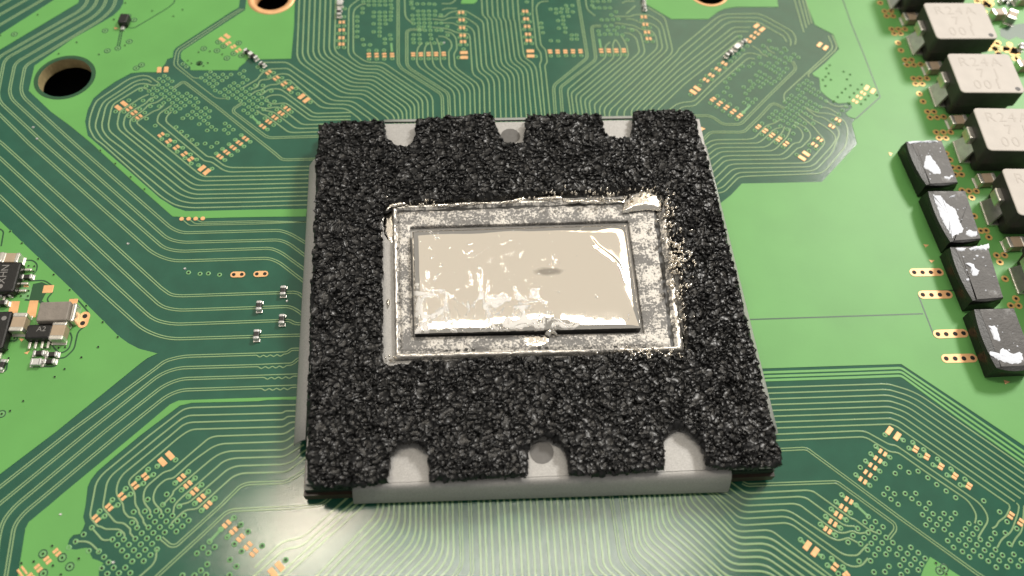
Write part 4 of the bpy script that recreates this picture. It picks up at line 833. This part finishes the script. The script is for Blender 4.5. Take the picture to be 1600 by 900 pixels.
# one curled ridge in the skin near the right edge
cu_ = u - (.865 + .055 * np.tanh((v - .30) / .10) + .05 * v); H += .011 * np.exp(-(cu_ / .011) ** 2) * np.clip((v - .13) / .06, 0, 1) * np.clip((.62 - v) / .2, 0, 1)
H -= .006 * np.exp(-((u - .925) / .04) ** 2 - ((v - .25) / .13) ** 2)
H += .004 * fbm(X, Y, 2.2, 3, 2) + .0007 * fbm(X, Y, 14, 9, 2)
Zz = DZ + .0 + H
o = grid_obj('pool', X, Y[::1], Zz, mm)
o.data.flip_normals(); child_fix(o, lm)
def rough_outline(pts_px, z, amp=.012, step=.02):
    w_ = [Vector(U2(p, z)) for p in pts_px]; out = []
    for i in range(len(w_)):
        a, b = w_[i], w_[(i + 1) % len(w_)]; k = max(1, int((b - a).length / step))
        for j in range(k): out.append(a.lerp(b, j / k))
    n = len(out); res = []
    for i, p in enumerate(out):
        t = (out[(i + 1) % n] - out[i - 1]).normalized(); nn = Vector((-t.y, t.x))
        res.append(p + nn * rng.uniform(-amp, amp))
    return res
def blob(mb, ol, z, h, K=5, wob=0.0, mi=0):
    n = len(ol); c = sum(ol, Vector((0, 0))) / n; vs = []
    for k in range(K):
        t = k / K; zz = z + h * math.sqrt(1 - (1 - t) ** 2)
        vs += [(p.x + (c.x - p.x) * t, p.y + (c.y - p.y) * t, zz + (rng.uniform(-wob, wob) if k else 0)) for p in ol]
    vs.append((c.x, c.y, z + h)); fs = []
    for k in range(K - 1):
        for i in range(n): q = (i + 1) % n; fs.append((k * n + i, k * n + q, (k + 1) * n + q, (k + 1) * n + i))
    for i in range(n): fs.append(((K - 1) * n + i, (K - 1) * n + (i + 1) % n, K * n))
    if area2([(p.x, p.y) for p in ol]) < 0: fs = [f[::-1] for f in fs]
    mb.add(vs, fs, mi)
def splash(pts, z, h, name='splash', amp=.008):
    mb = MB(); blob(mb, rough_outline(pts, z, amp), z, h, 6, .001); o = mb.build(name, M['lm2'], None, True); child_fix(o, lm); return o
splash([(973, 333), (975, 314), (984, 302), (1000, 297), (1016, 298), (1030, 305), (1037, 318), (1034, 330), (1014, 328), (992, 330)], .335, .045, amp=.003)
splash([(848, 508), (872, 507), (874, 513), (868, 518), (872, 525), (862, 522), (858, 528), (852, 521), (851, 514)], .33, .04)
splash([(817, 525), (840, 524), (858, 525), (857, 535), (850, 541), (836, 543), (823, 540)], .316, .008, 'dried_patch')
splash([(600, 322), (609, 317), (620, 318), (632, 315), (634, 319), (622, 322), (612, 324), (602, 330)], .35, .02)
splash([(598, 334), (613, 330), (616, 350), (616, 372), (612, 380), (604, 374), (600, 364)], PZ, .014)
splash([(1050, 540), (1058, 515), (1065, 512), (1070, 525), (1072, 546), (1062, 549)], PZ + .02, .02)
splash([(604, 470), (607, 466), (609, 476), (606, 482)], PZ, .02)
splash([(676, 319), (720, 318), (768, 315), (770, 318), (720, 322), (676, 323)], .335, .022)
splash([(778, 317), (800, 315), (803, 312), (822, 308), (824, 311), (806, 317), (780, 320)], .335, .024)
splash([(833, 310), (855, 308), (879, 306), (882, 311), (850, 314), (836, 313)], .335, .024)
splash([(884, 313), (920, 314), (950, 313), (975, 312), (974, 316), (940, 318), (888, 317)], .335, .02)
mb = MB()
def drops(n_, cx, cy, sx, sy, z, r0, r1):
    for k in range(n_):
        p = U(rng.gauss(cx, sx), rng.gauss(cy, sy), z + rng.uniform(-.01, .015)); r = rng.uniform(r0, r1); m_ = 9; el = rng.uniform(.5, 1); a0 = rng.uniform(0, 3)
        ol = []
        for i in range(m_):
            t = 2 * math.pi * i / m_; rr_ = r * rng.uniform(.55, 1.25); x_, y_ = rr_ * math.cos(t), rr_ * math.sin(t) * el
            ol.append(Vector((p.x + x_ * math.cos(a0) - y_ * math.sin(a0), p.y + x_ * math.sin(a0) + y_ * math.cos(a0))))
        blob(mb, ol, p.z - .015, r * .8 + .015, 3)
for args in ((26, 650, 317, 22, 4, .38, .006, .02), (20, 860, 303, 20, 5, .40, .006, .016), (40, 935, 303, 26, 6, .41, .007, .024), (16, 1010, 297, 14, 4, .42, .008, .022), (50, 1045, 340, 7, 22, .40, .008, .028),
             (90, 1060, 405, 10, 26, .41, .009, .034), (40, 1066, 480, 6, 25, .38, .008, .024), (60, 1012, 552, 30, 4, .38, .008, .026), (14, 980, 547, 16, 4, .36, .006, .016), (10, 612, 560, 8, 4, .32, .006, .016)): drops(*args)
o = mb.build('droplets', M['lm2'], None, True); o['kind'] = 'stuff'; child_fix(o, lm)

# ------------------------------------------------------------------ black foam gasket
foam_mat = new_mat('black_open_foam', (.0105, .0103, .0106), .35, 0, .45, .25, 30)
FZ = .385
FO = [(498, 192), (540, 189), (600, 185), (602, 200), (606, 214), (618, 224), (632, 226), (644, 222), (649, 205), (648, 184), (700, 180), (769, 175), (774, 190), (781, 204), (788, 221), (806, 223), (818, 219), (820, 200), (821, 179), (880, 175), (941, 176), (944, 195), (951, 211), (966, 214), (984, 211), (989, 198), (991, 171), (1030, 170), (1084, 170),
      (1090, 195), (1100, 222), (1108, 250), (1118, 290), (1130, 335), (1150, 420), (1172, 510), (1200, 620), (1217, 690), (1224, 715), (1223, 727), (1170, 732), (1112, 730), (1104, 722), (1100, 705), (1094, 690), (1084, 678), (1068, 669), (1058, 668), (1048, 675), (1039, 690), (1041, 715), (1042, 732), (1000, 737), (950, 742), (890, 742), (887, 730), (885, 715), (880, 700), (870, 690), (856, 682), (843, 681), (833, 688), (826, 702), (827, 720), (825, 742), (760, 746), (700, 751), (671, 751), (670, 735), (669, 712), (664, 703), (654, 694), (640, 691), (625, 694), (614, 703), (610, 716), (609, 735), (607, 753), (560, 759), (500, 762), (484, 760), (477, 748), (478, 690), (479, 640), (482, 560), (483, 480), (487, 400), (490, 320), (493, 250)]
FI = [(599, 345), (602, 326), (616, 318), (650, 317), (700, 314), (800, 308), (880, 303), (975, 300), (992, 295), (1022, 296), (1037, 306), (1042, 330), (1050, 390), (1062, 430), (1066, 470), (1073, 545), (1060, 550), (1000, 550), (900, 556), (800, 557), (700, 561), (660, 563), (616, 569), (600, 566), (598, 450)]
fo = np.array([U2(p, FZ) for p in FO]); fi = np.array([U2(p, .36) for p in FI])
x0, y0 = fo.min(0) - .06; x1, y1 = fo.max(0) + .06
st = .0080
X, Y = np.meshgrid(np.arange(x0, x1, st), np.arange(y0, y1, st))
wx = X + .013 * fbm(X, Y, 13, 21, 3); wy = Y + .013 * fbm(X, Y, 13, 31, 3)
def sdist(poly, x, y):
    n = len(poly); d = np.full(x.shape, 1e9); ins = np.zeros(x.shape, bool)
    for i in range(n):
        ax, ay = poly[i]; bx, by = poly[(i + 1) % n]; ex, ey = bx - ax, by - ay
        t = np.clip(((x - ax) * ex + (y - ay) * ey) / (ex * ex + ey * ey), 0, 1)
        d = np.minimum(d, (x - ax - t * ex) ** 2 + (y - ay - t * ey) ** 2)
        c = ((ay > y) != (by > y)) & (x < (bx - ax) * (y - ay) / (by - ay + 1e-12) + ax); ins ^= c
    return np.where(ins, 1, -1) * np.sqrt(d)
dd = np.minimum(sdist(fo, wx, wy), -sdist(fi, wx, wy))
# crumpled cell walls: overlapping tilted flakes at two sizes
def flakes(x, y, cell, seed, tilt, curve):
    r = np.random.default_rng(seed)
    gx, gy = x / cell, y / cell; ix, iy = np.floor(gx).astype(int), np.floor(gy).astype(int)
    px_, py_, a_, tx_, ty_ = [r.random((256, 256)) for _ in range(5)]
    best = np.full(x.shape, -1e9)
    for i in (-2, -1, 0, 1, 2):
        for j in (-2, -1, 0, 1, 2):
            cx, cy = ix + i, iy + j; k = (cx % 256, cy % 256)
            dx = gx - cx - px_[k]; dy = gy - cy - py_[k]
            an = tx_[k] * 2 * np.pi; ca, sa = np.cos(an), np.sin(an)
            ex, ey = dx * ca + dy * sa, -dx * sa + dy * ca
            h = a_[k] * 1.0 + tilt * (ty_[k] * 1.2 + .3) * ex - curve * (ex * ex * .7 + ey * ey * 2.4)
            best = np.maximum(best, h)
    return best
qx = X + .022 * fbm(X, Y, 14, 5, 2); qy = Y + .022 * fbm(X, Y, 14, 6, 2)
def cells(x, y, cell, seed):
    """nearest-cell lookup: height offset and tilt of each torn flake, plus distance to the flake's border"""
    r = np.random.default_rng(seed); ps = [r.random((256, 256)) for _ in range(5)]
    gx, gy = x / cell, y / cell; ix, iy = np.floor(gx).astype(int), np.floor(gy).astype(int)
    b1 = np.full(x.shape, 1e9); b2 = b1.copy(); h = np.zeros(x.shape)
    for i in (-1, 0, 1):
        for j in (-1, 0, 1):
            k = ((ix + i) % 256, (iy + j) % 256)
            dx, dy = gx - ix - i - ps[0][k], gy - iy - j - ps[1][k]; d = np.sqrt(dx * dx + dy * dy)
            an = ps[3][k] * 2 * np.pi; hh = ps[2][k] * 1.1 + (.5 + ps[4][k]) * (dx * np.cos(an) + dy * np.sin(an))
            near = d < b1; b2 = np.where(near, b1, np.minimum(b2, d)); h = np.where(near, hh, h); b1 = np.where(near, d, b1)
    return h - .55, b2 - b1
def ridged(x, y, scale, seed): return 1 - np.abs(2 * vnoise(x, y, scale, seed) - 1) * 2
q1x = X + .070 * fbm(X, Y, 9, 5, 3); q1y = Y + .070 * fbm(X, Y, 9, 6, 3)
cA, eA = cells(q1x, q1y, .105, 1); cB, eB = cells(q1x + 3, q1y + 1, .060, 2)
def folds(f, k): g = f * k; g = g - np.floor(g); return np.where(g < .88, g / .88, (1 - g) / .12)   # gentle rise, then a sudden drop: the lip of a curled flake
w1x = X + .040 * fbm(.8 * X + .6 * Y, .8 * Y - .6 * X, 9, 15, 3); w1y = Y + .040 * fbm(.8 * X + .6 * Y + 3, .8 * Y - .6 * X, 9, 16, 3)
ra = lambda t, o: (w1x * math.cos(t) + w1y * math.sin(t) + o, w1y * math.cos(t) - w1x * math.sin(t) + o)
f1 = fbm(*ra(.55, 0), 7.6, 61, 2) + .5 * fbm(*ra(1.2, 2), 9, 62, 1); f2 = fbm(*ra(-.45, 5), 8.8, 67, 2) + .4 * fbm(*ra(.9, 7), 11, 68, 1); f3 = fbm(*ra(.2, 9), 17, 71, 1)
disp = .021 * folds(f1, 2.3) + .020 * folds(f2, 2.2) + .009 * folds(f3, 2.0) + .007 * cA + .004 * cB - .028
big = .012 * fbm(X, Y, 1.6, 55, 2)
t = np.clip(dd / .034, 0, 1); e = np.sqrt(np.clip(1 - (1 - t) ** 2.2, 0, 1))
Zf = PZ + .001 + (.120 + disp + big) * e
dzx = np.gradient(disp, st, axis=1); dzy = np.gradient(disp, st, axis=0)
Xd = X + np.clip(dzx * .022, -.022, .022) * e; Yd = Y + np.clip(dzy * .022, -.022, .022) * e
foam = grid_obj('foam_pad', Xd, Yd, Zf, foam_mat, dd > 0, True)
tag(foam, 'black crumpled foam pad with a rectangular opening round the shiny die', 'foam pad')
def solid_text(cu, m):
    o = bpy.data.objects.new('marking', cu); COL.objects.link(o); bpy.context.view_layer.update()
    me = bpy.data.meshes.new_from_object(o.evaluated_get(bpy.context.evaluated_depsgraph_get())); me.name = 'marking'
    bpy.data.objects.remove(o); bpy.data.curves.remove(cu); me.materials.clear(); me.materials.append(m)
    o = bpy.data.objects.new('marking', me); COL.objects.link(o); return o
# ------------------------------------------------------------------ power inductors on the right
IW, IL, IH = .74, .60, .42
def corner(px, py, z): return U(px, py, z)
def make_inductor():
    t = thing('power_inductor', (0, 0, 0), 'x', 'inductor', 'beige topped power inductors in a row')
    mb = MB()
    hw, hl = IW / 2, IL / 2
    def rr(w_, l_, r, n=5):
        out = []
        for cx, cy, a0 in ((w_ - r, l_ - r, 0), (-w_ + r, l_ - r, 90), (-w_ + r, -l_ + r, 180), (w_ - r, -l_ + r, 270)):
            for k in range(n + 1): a = math.radians(a0 + 90 * k / n); out.append((cx + r * math.cos(a), cy + r * math.sin(a)))
        return out
    rings = [(rr(hw * .88, hl * .86, .05), .012), (rr(hw * .93, hl * .90, .05), .16), (rr(hw, hl, .05), .20), (rr(hw, hl, .05), IH - .012)]
    n = len(rings[0][0]); vs = []
    for p, z in rings: vs += [(x, y, z) for x, y in p]
    fs = [tuple(reversed(range(n)))]
    for k in range(3):
        for i in range(n): q = (i + 1) % n; fs.append((k * n + i, k * n + q, (k + 1) * n + q, (k + 1) * n + i))
    mb.add(vs, fs); mb.build('body', M['ferrite'], t)
    mb = MB(); a = rr(hw, hl, .05); b = rr(hw - .008, hl - .008, .046)
    mb.add([(x, y, IH - .012) for x, y in a] + [(x, y, IH - .004) for x, y in a] + [(x, y, IH) for x, y in b], [(i, (i + 1) % n, n + (i + 1) % n, n + i) for i in range(n)] + [(n + i, n + (i + 1) % n, 2 * n + (i + 1) % n, 2 * n + i) for i in range(n)] + [tuple(2 * n + i for i in range(n))])
    mb.build('top_plate', M['indtop'], t)
    # folded tin terminal: sloping tongue from the board up to a tab on the side
    mb = MB()
    xs = -hw * .9
    mb.box(xs - .115, xs + .03, -.155, .155, .002, .03, .006)
    mb.add([(xs - .10, -.15, .03), (xs - .10, .15, .03), (xs - .005, .11, .215), (xs - .005, -.10, .215), (xs - .075, -.15, .028), (xs - .075, .15, .028), (xs + .02, .11, .205), (xs + .02, -.10, .205)], [(0, 1, 2, 3)[::-1], (4, 5, 6, 7), (0, 3, 7, 4), (1, 5, 6, 2), (2, 6, 7, 3)])
    tm = mb.build('terminal', M['silver'], t)
    mb = MB(); mb.box(-hw - .06, -hw + .02, -.03, .14, .195, .30, .014); mb.build('terminal_tab', M['silver'], tm)
    for txt, x, y in (('R24A', -.02, .165), ('7 J', .02, -.01), ('001', -.03, -.185)):
        cu = bpy.data.curves.new('marking', 'FONT'); cu.body = txt; cu.size = .19; cu.align_x = 'CENTER'; cu.align_y = 'CENTER'; cu.extrude = .0008; cu.space_character = 1.25
        o = solid_text(cu, M['mark']); o.parent = t; o.location = (x, y, IH + .0006)
    mb = MB(); mb.prism(circle(hw - .075, -hl + .055, .03, 16), IH - .002, IH + .001); mb.build('dot_mark', M['ferrite'], t)
    return t
def copy_tree(o, parent=None):
    c = o.copy(); COL.objects.link(c)
    if parent: c.parent = parent
    for ch in list(o.children): copy_tree(ch, c)
    return c
TLS = [(1405.5, -67), (1441.5, 3.5), (1478.5, 82.6), (1519, 167), (1563.5, 261), (1611, 364)]
BLS = [(1428, -10), (1465, 62), (1503, 146), (1545, 237), (1593, 339), (1646, 452)]
ilabels = ['power inductor cut off by the top edge, farthest in its row', 'power inductor second from the top edge, beside two tan chips', 'power inductor third in the row, just above one beside the black blocks', 'power inductor level with the farthest black block, fourth in its row', 'power inductor partly cut off at the right edge, beside the second black block', 'power inductor of which only the dark side shows, nearest in its row']
protoI = None
for i, (a, b) in enumerate(zip(TLS, BLS)):
    pa, pb = U(*a, IH), U(*b, IH)
    dv = (pa - pb); ang = math.atan2(dv.y, dv.x) - math.pi / 2
    o = make_inductor() if i == 0 else copy_tree(protoI)
    if i == 0: protoI = o
    sc = dv.length / IL
    mid = (pa + pb) / 2; rx = Vector((math.cos(ang), math.sin(ang)))
    o.location = (mid.x + rx.x * IW / 2, mid.y + rx.y * IW / 2, .004); o.rotation_euler = (0, 0, ang)
    o['label'] = ilabels[i]

# ------------------------------------------------------------------ chip capacitors and resistors
def make_chip(name, cat, L_, W_, H_, body, term, tl=.22):
    t = thing(name, (0, 0, 0), 'x', cat)
    mb = MB(); mb.box(-L_ / 2 + L_ * tl * .6, L_ / 2 - L_ * tl * .6, -W_ / 2 + .004, W_ / 2 - .004, .006, H_ - .004, .006); mb.build('body', body, t)
    for s in (-1, 1):
        mb = MB(); xa, xb = sorted((s * L_ / 2, s * (L_ / 2 - L_ * tl))); mb.box(xa, xb, -W_ / 2, W_ / 2, .004, H_, .010); mb.build('terminal', term, t)
    for s in (-1, 1):
        mb = MB(); xa, xb = sorted((s * (L_ / 2 + .014), s * (L_ / 2 - L_ * tl * .7))); mb.box(xa, xb, -W_ / 2 - .004, W_ / 2 + .004, .002, .010, .004); mb.build('solder_fillet', M['silver'], t)
    return t
_chips = {}
def chip(kind, p, ang, label, group=None, z=.004, name=None):
    specs = {'c0402': ('chip_capacitor', 'capacitor', .105, .058, .055, M['resbody'], M['solder'], .30), 'mlcc': ('ceramic_capacitor', 'capacitor', .175, .115, .11, M['capbody'], M['silver'], .24),
             'mlcc2': ('ceramic_capacitor', 'capacitor', .20, .135, .10, M['capbody'], M['silver'], .24), 'res': ('chip_resistor', 'resistor', .11, .055, .04, M['resbody'], M['solder'], .28), 'tiny': ('chip_capacitor', 'capacitor', .075, .045, .04, M['resbody'], M['solder'], .36), 'led': ('white_chip_part', 'chip part', .10, .075, .05, M['solder'], M['solder'], .25)}
    if kind not in _chips: o = _chips[kind] = make_chip(*specs[kind])
    else: o = copy_tree(_chips[kind])
    q = U(p[0], p[1], z); o.location = (q.x, q.y, z); o.rotation_euler = (0, 0, ang); o['label'] = label
    if group: o['group'] = group
    return o
H90 = math.pi / 2
g = 'capacitors on the paired traces left of the package'
chip('c0402', (443.5, 457), H90, 'tiny black capacitor nearest the bracket, farthest back of four left of the package', g)
chip('c0402', (406, 480.5), H90, 'tiny black capacitor on paired traces, second from the back of four', g)
chip('c0402', (441.5, 501.5), H90, 'tiny black capacitor near the bracket, third from the back of four', g)
chip('c0402', (402, 525.5), H90, 'tiny black capacitor on paired traces, nearest the camera of four', g)
g = 'tan capacitors between the inductors'
for i, p in enumerate(((1420, 34), (1455, 111), (1493, 195), (1536, 286), (1581, 385))):
    lab = ['tan chip capacitor between the two farthest inductors', 'tan chip capacitor between second and third inductors', 'tan chip capacitor just behind the farthest black block', 'tan chip capacitor beside the gap of the two farthest black blocks', 'tan chip capacitor at the right edge, beside the third black block'][i]
    chip('mlcc2', p, .03, lab, g)
g = 'tan chip capacitors beyond the inductors'
chip('mlcc', (1555, 28), .05, 'tan chip capacitor in shadow, left of a turned one beyond the second inductor', g); chip('mlcc', (1576, 32), 1.0, 'tan chip capacitor turned askew beside another beyond the second inductor', g)
chip('mlcc', (1594, 108), .05, 'tan chip capacitor at the right edge, beyond the third inductor', g)
chip('mlcc', (1592, 5), .05, 'tan chip capacitor at the very top right corner', g); chip('c0402', (1594, 76), 1.1, 'tiny pale chip at the right edge among gold vias'); chip('c0402', (1567, 4), .2, 'tiny dark chip at the top edge beyond the inductors')
g = 'tiny chips beside the pads at the top left'
chip('c0402', (388, 84.5), -.72, 'tiny dark chip at the copper corner, upper of two in line', g); chip('c0402', (397, 91), -.72, 'tiny dark chip at the copper corner, lower of two in line', g); chip('tiny', (410.5, 102), -.72, 'lone tiny white chip just below the copper corner, above a pad row', g)
g = 'tiny white chips at the top edge'
chip('led', (531.5, 7), H90, 'pale square chip at the top edge above a column of pads', g); chip('c0402', (530.5, 22.5), H90, 'tiny white ended chip just below a pale square chip', g)
chip('tiny', (1005.5, 2), H90, 'tiny white chip cut by the top edge beside a copper corner', g); chip('tiny', (1006.5, 13.5), H90, 'tiny white chip just below another at the copper corner', g)
g = 'tiny white chips on the slanting pad row'
a = .72
chip('tiny', (1161, 67), a, 'smallest white chip at the upper end of the slanting row', g); chip('led', (1151, 75.5), a, 'largest pale chip in the slanting row at the upper right', g); chip('c0402', (1138, 86.5), a, 'white ended dark chip at the lower end of the slanting row', g)
# parts on the left
g = 'small chips round the driver chips at the left edge'
chip('mlcc', (24, 411), -.05, 'tan capacitor above the lettered chip at the left edge', g); chip('mlcc', (-1, 410), -.05, 'tan capacitor cut by the left edge above a lettered chip', g)
chip('res', (44, 434.5), 0, 'tiny dark resistor at the right side of the lettered chip', g); chip('res', (11, 462), 0, 'tiny dark resistor directly below the lettered chip', g)
chip('c0402', (7, 476), 0, 'tiny white ended chip beside the left large copper pad', g); chip('tiny', (20.5, 506), 0, 'tiny pale chip between dark chip and tall tan capacitor', g)
chip('mlcc2', (35.5, 510), H90 * .97, 'tall tan capacitor below the large copper pads', g); chip('mlcc2', (97, 523), H90 * .97, 'tan capacitor between small black chip and grey inductor', g)
chip('res', (63, 553.5), 0, 'tiny dark resistor at upper left of a cluster of four', g); chip('res', (83, 555.5), 0, 'tiny pale ended resistor at upper right of a cluster of four', g)
chip('led', (59, 568), 0, 'tiny pale chip at lower left of a cluster of four', g); chip('res', (79, 566.5), 0, 'tiny dark resistor at lower right of a cluster of four', g); chip('res', (5, 572), H90 * .9, 'tiny white ended chip at the left edge below the dark chips', g)

def text(txt, par, loc, size, rz=0, m='chiptext'):
    cu = bpy.data.curves.new('marking', 'FONT'); cu.body = txt; cu.size = size; cu.align_x = 'CENTER'; cu.align_y = 'CENTER'; cu.extrude = .0006
    o = solid_text(cu, M[m]); o.parent = par; o.location = loc; o.rotation_euler = (0, 0, rz); return o
def ic(name, p, sx, sy, h, leads, label, cat='chip', dot=None, rz=0):
    q = U(p[0], p[1], 0); t = thing(name, (q.x, q.y, .004), label, cat, None, rz)
    mb = MB(); mb.box(-sx / 2, sx / 2, -sy / 2, sy / 2, .02, h, .018); mb.build('body', M['black'], t)
    for lx, ly, dx, dy in leads:
        mb = MB(); ex, ey = (.055, .026) if dx else (.026, .055)
        mb.box(lx + min(0, dx * .075), lx + max(0, dx * .075) if dx else lx + .013, ly - .013 if dx else ly + min(0, dy * .075), ly + .013 if dx else ly + max(0, dy * .075), .004, .03, .006) if dx else mb.box(lx - .013, lx + .013, ly + min(0, dy * .075), ly + max(0, dy * .075), .004, .03, .006)
        mb.build('lead', M['silver'], t)
    if dot: mb = MB(); mb.prism(circle(dot[0], dot[1], .024, 16), h - .001, h + .0012); mb.build('dot_mark', M['chiptext'], t)
    return t
t = ic('driver_chip', (3, 441), .40, .34, .10, [(.20, y, 1, 0) for y in (-.12, -.04, .04, .12)] + [(.0, -.17, 0, -1), (.08, -.17, 0, -1)], 'dark grey lettered chip at the left edge with leads on its right', dot=(.06, -.11))
text('XHN', t, (.06, .03, .1006), .10, H90)
t = ic('driver_chip', (-2, 523), .26, .40, .10, [(.13, .16, 1, 0), (-.02, -.20, 0, -1), (.08, -.20, 0, -1)], 'dark chip cut by the left edge, nearer than the lettered chip', dot=(.07, .12))
t = ic('regulator_chip', (67, 524), .245, .155, .085, [(x, -.078, 0, -1) for x in (-.085, -.03, .03, .085)], 'small black chip with four front leads below the grey inductor')
text('A2', t, (.02, .02, .0856), .075)
q = U(96, 496, 0); t = thing('small_inductor', (q.x, q.y, .004), 'grey block inductor with silver end beside two drilled copper holes', 'inductor')
mb = MB(); mb.box(-.165, .125, -.105, .105, .01, .13, .014); mb.build('body', M['ind2'], t)
mb = MB(); mb.box(.125, .175, -.10, .10, .0, .10, .015); mb.build('terminal', M['silver'], t)
mb = MB(); mb.box(-.185, -.165, -.09, .09, .0, .06, .006); mb.build('terminal', M['silver'], t)
q = U(196, 38, 0); t = thing('diode', (q.x, q.y, .004), 'small dark diode standing alone on green copper at the upper left', 'diode', None, -.1)
mb = MB(); mb.box(-.055, .055, -.06, .09, .01, .085, .014); mb.build('body', M['black'], t)
mb = MB(); mb.box(-.022, .022, -.115, -.06, .0, .03, .008); mb.build('terminal', M['solder'], t); mb = MB(); mb.box(-.022, .022, .09, .13, .0, .03, .008); mb.build('terminal', M['solder'], t)

# ------------------------------------------------------------------ black block capacitors with thermal paste
BH = .205
TOPS = [[(1415, 221), (1471, 219), (1497, 286), (1446.5, 289)], [(1449, 298.5), (1508, 298), (1533, 374), (1484, 378)], [(1483.5, 386), (1543, 384), (1568, 466), (1519, 470)], [(1521, 483), (1584, 481), (1618, 572), (1556, 575)]]
PASTE = [[[(1445, 243), (1452, 242), (1462, 254), (1471, 268), (1470, 274), (1458, 273), (1449, 266), (1441, 262), (1443, 255)], [(1418, 222), (1440, 220.5), (1466, 220), (1467, 223), (1440, 224), (1420, 225)], [(1474, 276), (1480, 278), (1488, 273), (1490, 277), (1482, 281), (1475, 279)]],
         [[(1458, 304), (1468, 303), (1472, 310), (1482, 320), (1492, 325), (1497, 336), (1500, 348), (1506, 357), (1506, 364), (1496, 370), (1488, 372), (1485, 366), (1476, 352), (1470, 340), (1465, 325), (1460, 313)], [(1509, 362), (1514, 358), (1520, 362), (1527, 361), (1527, 369), (1516, 371), (1507, 367)], [(1486, 306), (1494, 305), (1490, 309), (1482, 310)]],
         [[(1512, 389), (1525, 385), (1544, 381), (1545, 388), (1541, 392), (1528, 391), (1516, 392)], [(1491, 388), (1500, 387), (1509, 388), (1505, 393), (1497, 393)], [(1507, 412), (1516, 410), (1521, 413), (1524, 420), (1531, 424), (1527, 432), (1519, 431), (1516, 424), (1516, 414)], [(1509, 436), (1514, 435), (1515, 438), (1510, 439)], [(1533, 402), (1537, 402), (1536, 405)], [(1524, 399), (1529, 400), (1526, 402)]],
         [[(1544, 509), (1554, 508), (1559, 515), (1561, 526), (1564, 532), (1560, 535), (1553, 531), (1548, 520)], [(1545, 551), (1549, 549), (1554, 556), (1562, 553), (1560, 547), (1566, 543), (1576, 550), (1584, 553), (1592, 557), (1594, 549), (1599, 553), (1600, 563), (1594, 569), (1580, 570), (1562, 564), (1550, 557)]]]
blab = ['black block with one white paste smear on its grey top, farthest of four', 'black block almost half covered by a long white paste smear', 'black block with small paste blobs and a paste strip on its back edge', 'black block with white paste along its front edge, nearest of four']
for bi, (tp, ps) in enumerate(zip(TOPS, PASTE)):
    q4 = [U(*p, BH) for p in tp]; c0 = sum(q4, Vector()) / 4
    t = thing('block_capacitor', (c0.x, c0.y, .004), blab[bi], 'capacitor', 'black block capacitors in a row')
    TL, TR, BR, BL = [p - Vector((c0.x, c0.y, 0)) for p in q4]
    # silhouette rim: left and front sides bulge outwards
    def bulge(a, b, k, n=9):
        d = b - a; nn = Vector((d.y, -d.x, 0)).normalized(); out = []
        for i in range(n): s = i / n; out.append(a.lerp(b, s) + nn * (k * 4 * s * (1 - s)))
        return out
    rim = bulge(TL, BL, -.0) ; 
    def cy(l): return [Vector((p.x, p.y, 0)) for p in l]
    base = cy(bulge(TL, BL, 0, 9) + bulge(BL, BR, 0, 9) + bulge(BR, TR, 0, 9) + bulge(TR, TL, 0, 9))
    cen = sum(base, Vector()) / len(base)
    # which way is outwards
    def out_of(a, b): d = b - a; nn = Vector((d.y, -d.x, 0)); return 1 if nn.dot((a + b) / 2 - cen) > 0 else -1
    so = out_of(cy([TL])[0], cy([BL])[0])
    fr = .05 if bi == 3 else .022
    rim = cy(bulge(TL, BL, so * .035, 9) + bulge(BL, BR, so * fr, 9) + bulge(BR, TR, 0, 9) + bulge(TR, TL, 0, 9))
    flat = []
    for i, p in enumerate(base):
        s = (i % 9) / 9
        flat.append(p.lerp(cen, .03))
    wd = (TR - TL).normalized() * .055; wd.z = 0
    # flat top starts a little in from the left rim, so that a dark lens of side shows between them
    flat = [p + wd * max(0, 1 - abs((p - TL.lerp(BL, .5)).dot(wd.normalized())) / .5) * (.9 if i <= 9 or i == 35 else .0) for i, p in enumerate(flat)]
    n = len(base)
    grow = [cen + (p - cen) * 1.03 for p in base]
    vs = [(p.x, p.y, .0) for p in grow] + [(p.x, p.y, BH * .55) for p in grow] + [(p.x, p.y, BH * .8) for p in rim] + [(p.x, p.y, BH * .97) for p in [a.lerp(b, .15) for a, b in zip(rim, flat)]] + [(p.x, p.y, BH) for p in flat]
    sgn = area2([(p.x, p.y) for p in base]) > 0
    fs, fm = [], []
    for k in range(4):
        for i in range(n):
            q = (i + 1) % n; f = (k * n + i, k * n + q, (k + 1) * n + q, (k + 1) * n + i); fs.append(f if sgn else f[::-1])
    mb = MB(); mb.add(vs, fs); mb.build('body', M['black'], t)
    mb = MB(); mb.prism([(p.x, p.y) for p in flat], BH - .004, BH + .002); mb.build('top_plate', M['greytop'], t)
    for pl in ps:
        ol = [p - Vector((c0.x, c0.y)) for p in rough_outline(pl, BH, .007, .014)]
        mb = MB(); blob(mb, ol, BH, .010, 4, .0015); mb.build('paste_smear', M['paste'], t, True)
    mb = MB()
    for k in range(12):
        s, r_ = rng.random(), rng.random(); c = TL.lerp(TR, .1 + s * .8).lerp(BL.lerp(BR, .1 + s * .8), .08 + r_ * .84); r = rng.uniform(.004, .012)
        ol = [Vector((c.x + r * rng.uniform(.6, 1.4) * math.cos(a), c.y + r * rng.uniform(.4, 1.4) * math.sin(a))) for a in [2 * math.pi * i / 7 for i in range(7)]]
        blob(mb, ol, BH + .001, .006, 2)
    o = mb.build('paste_specks', M['paste'], t); o['kind'] = 'stuff'
print('objects', len(bpy.data.objects), 'verts', sum(len(m.vertices) for m in bpy.data.meshes))
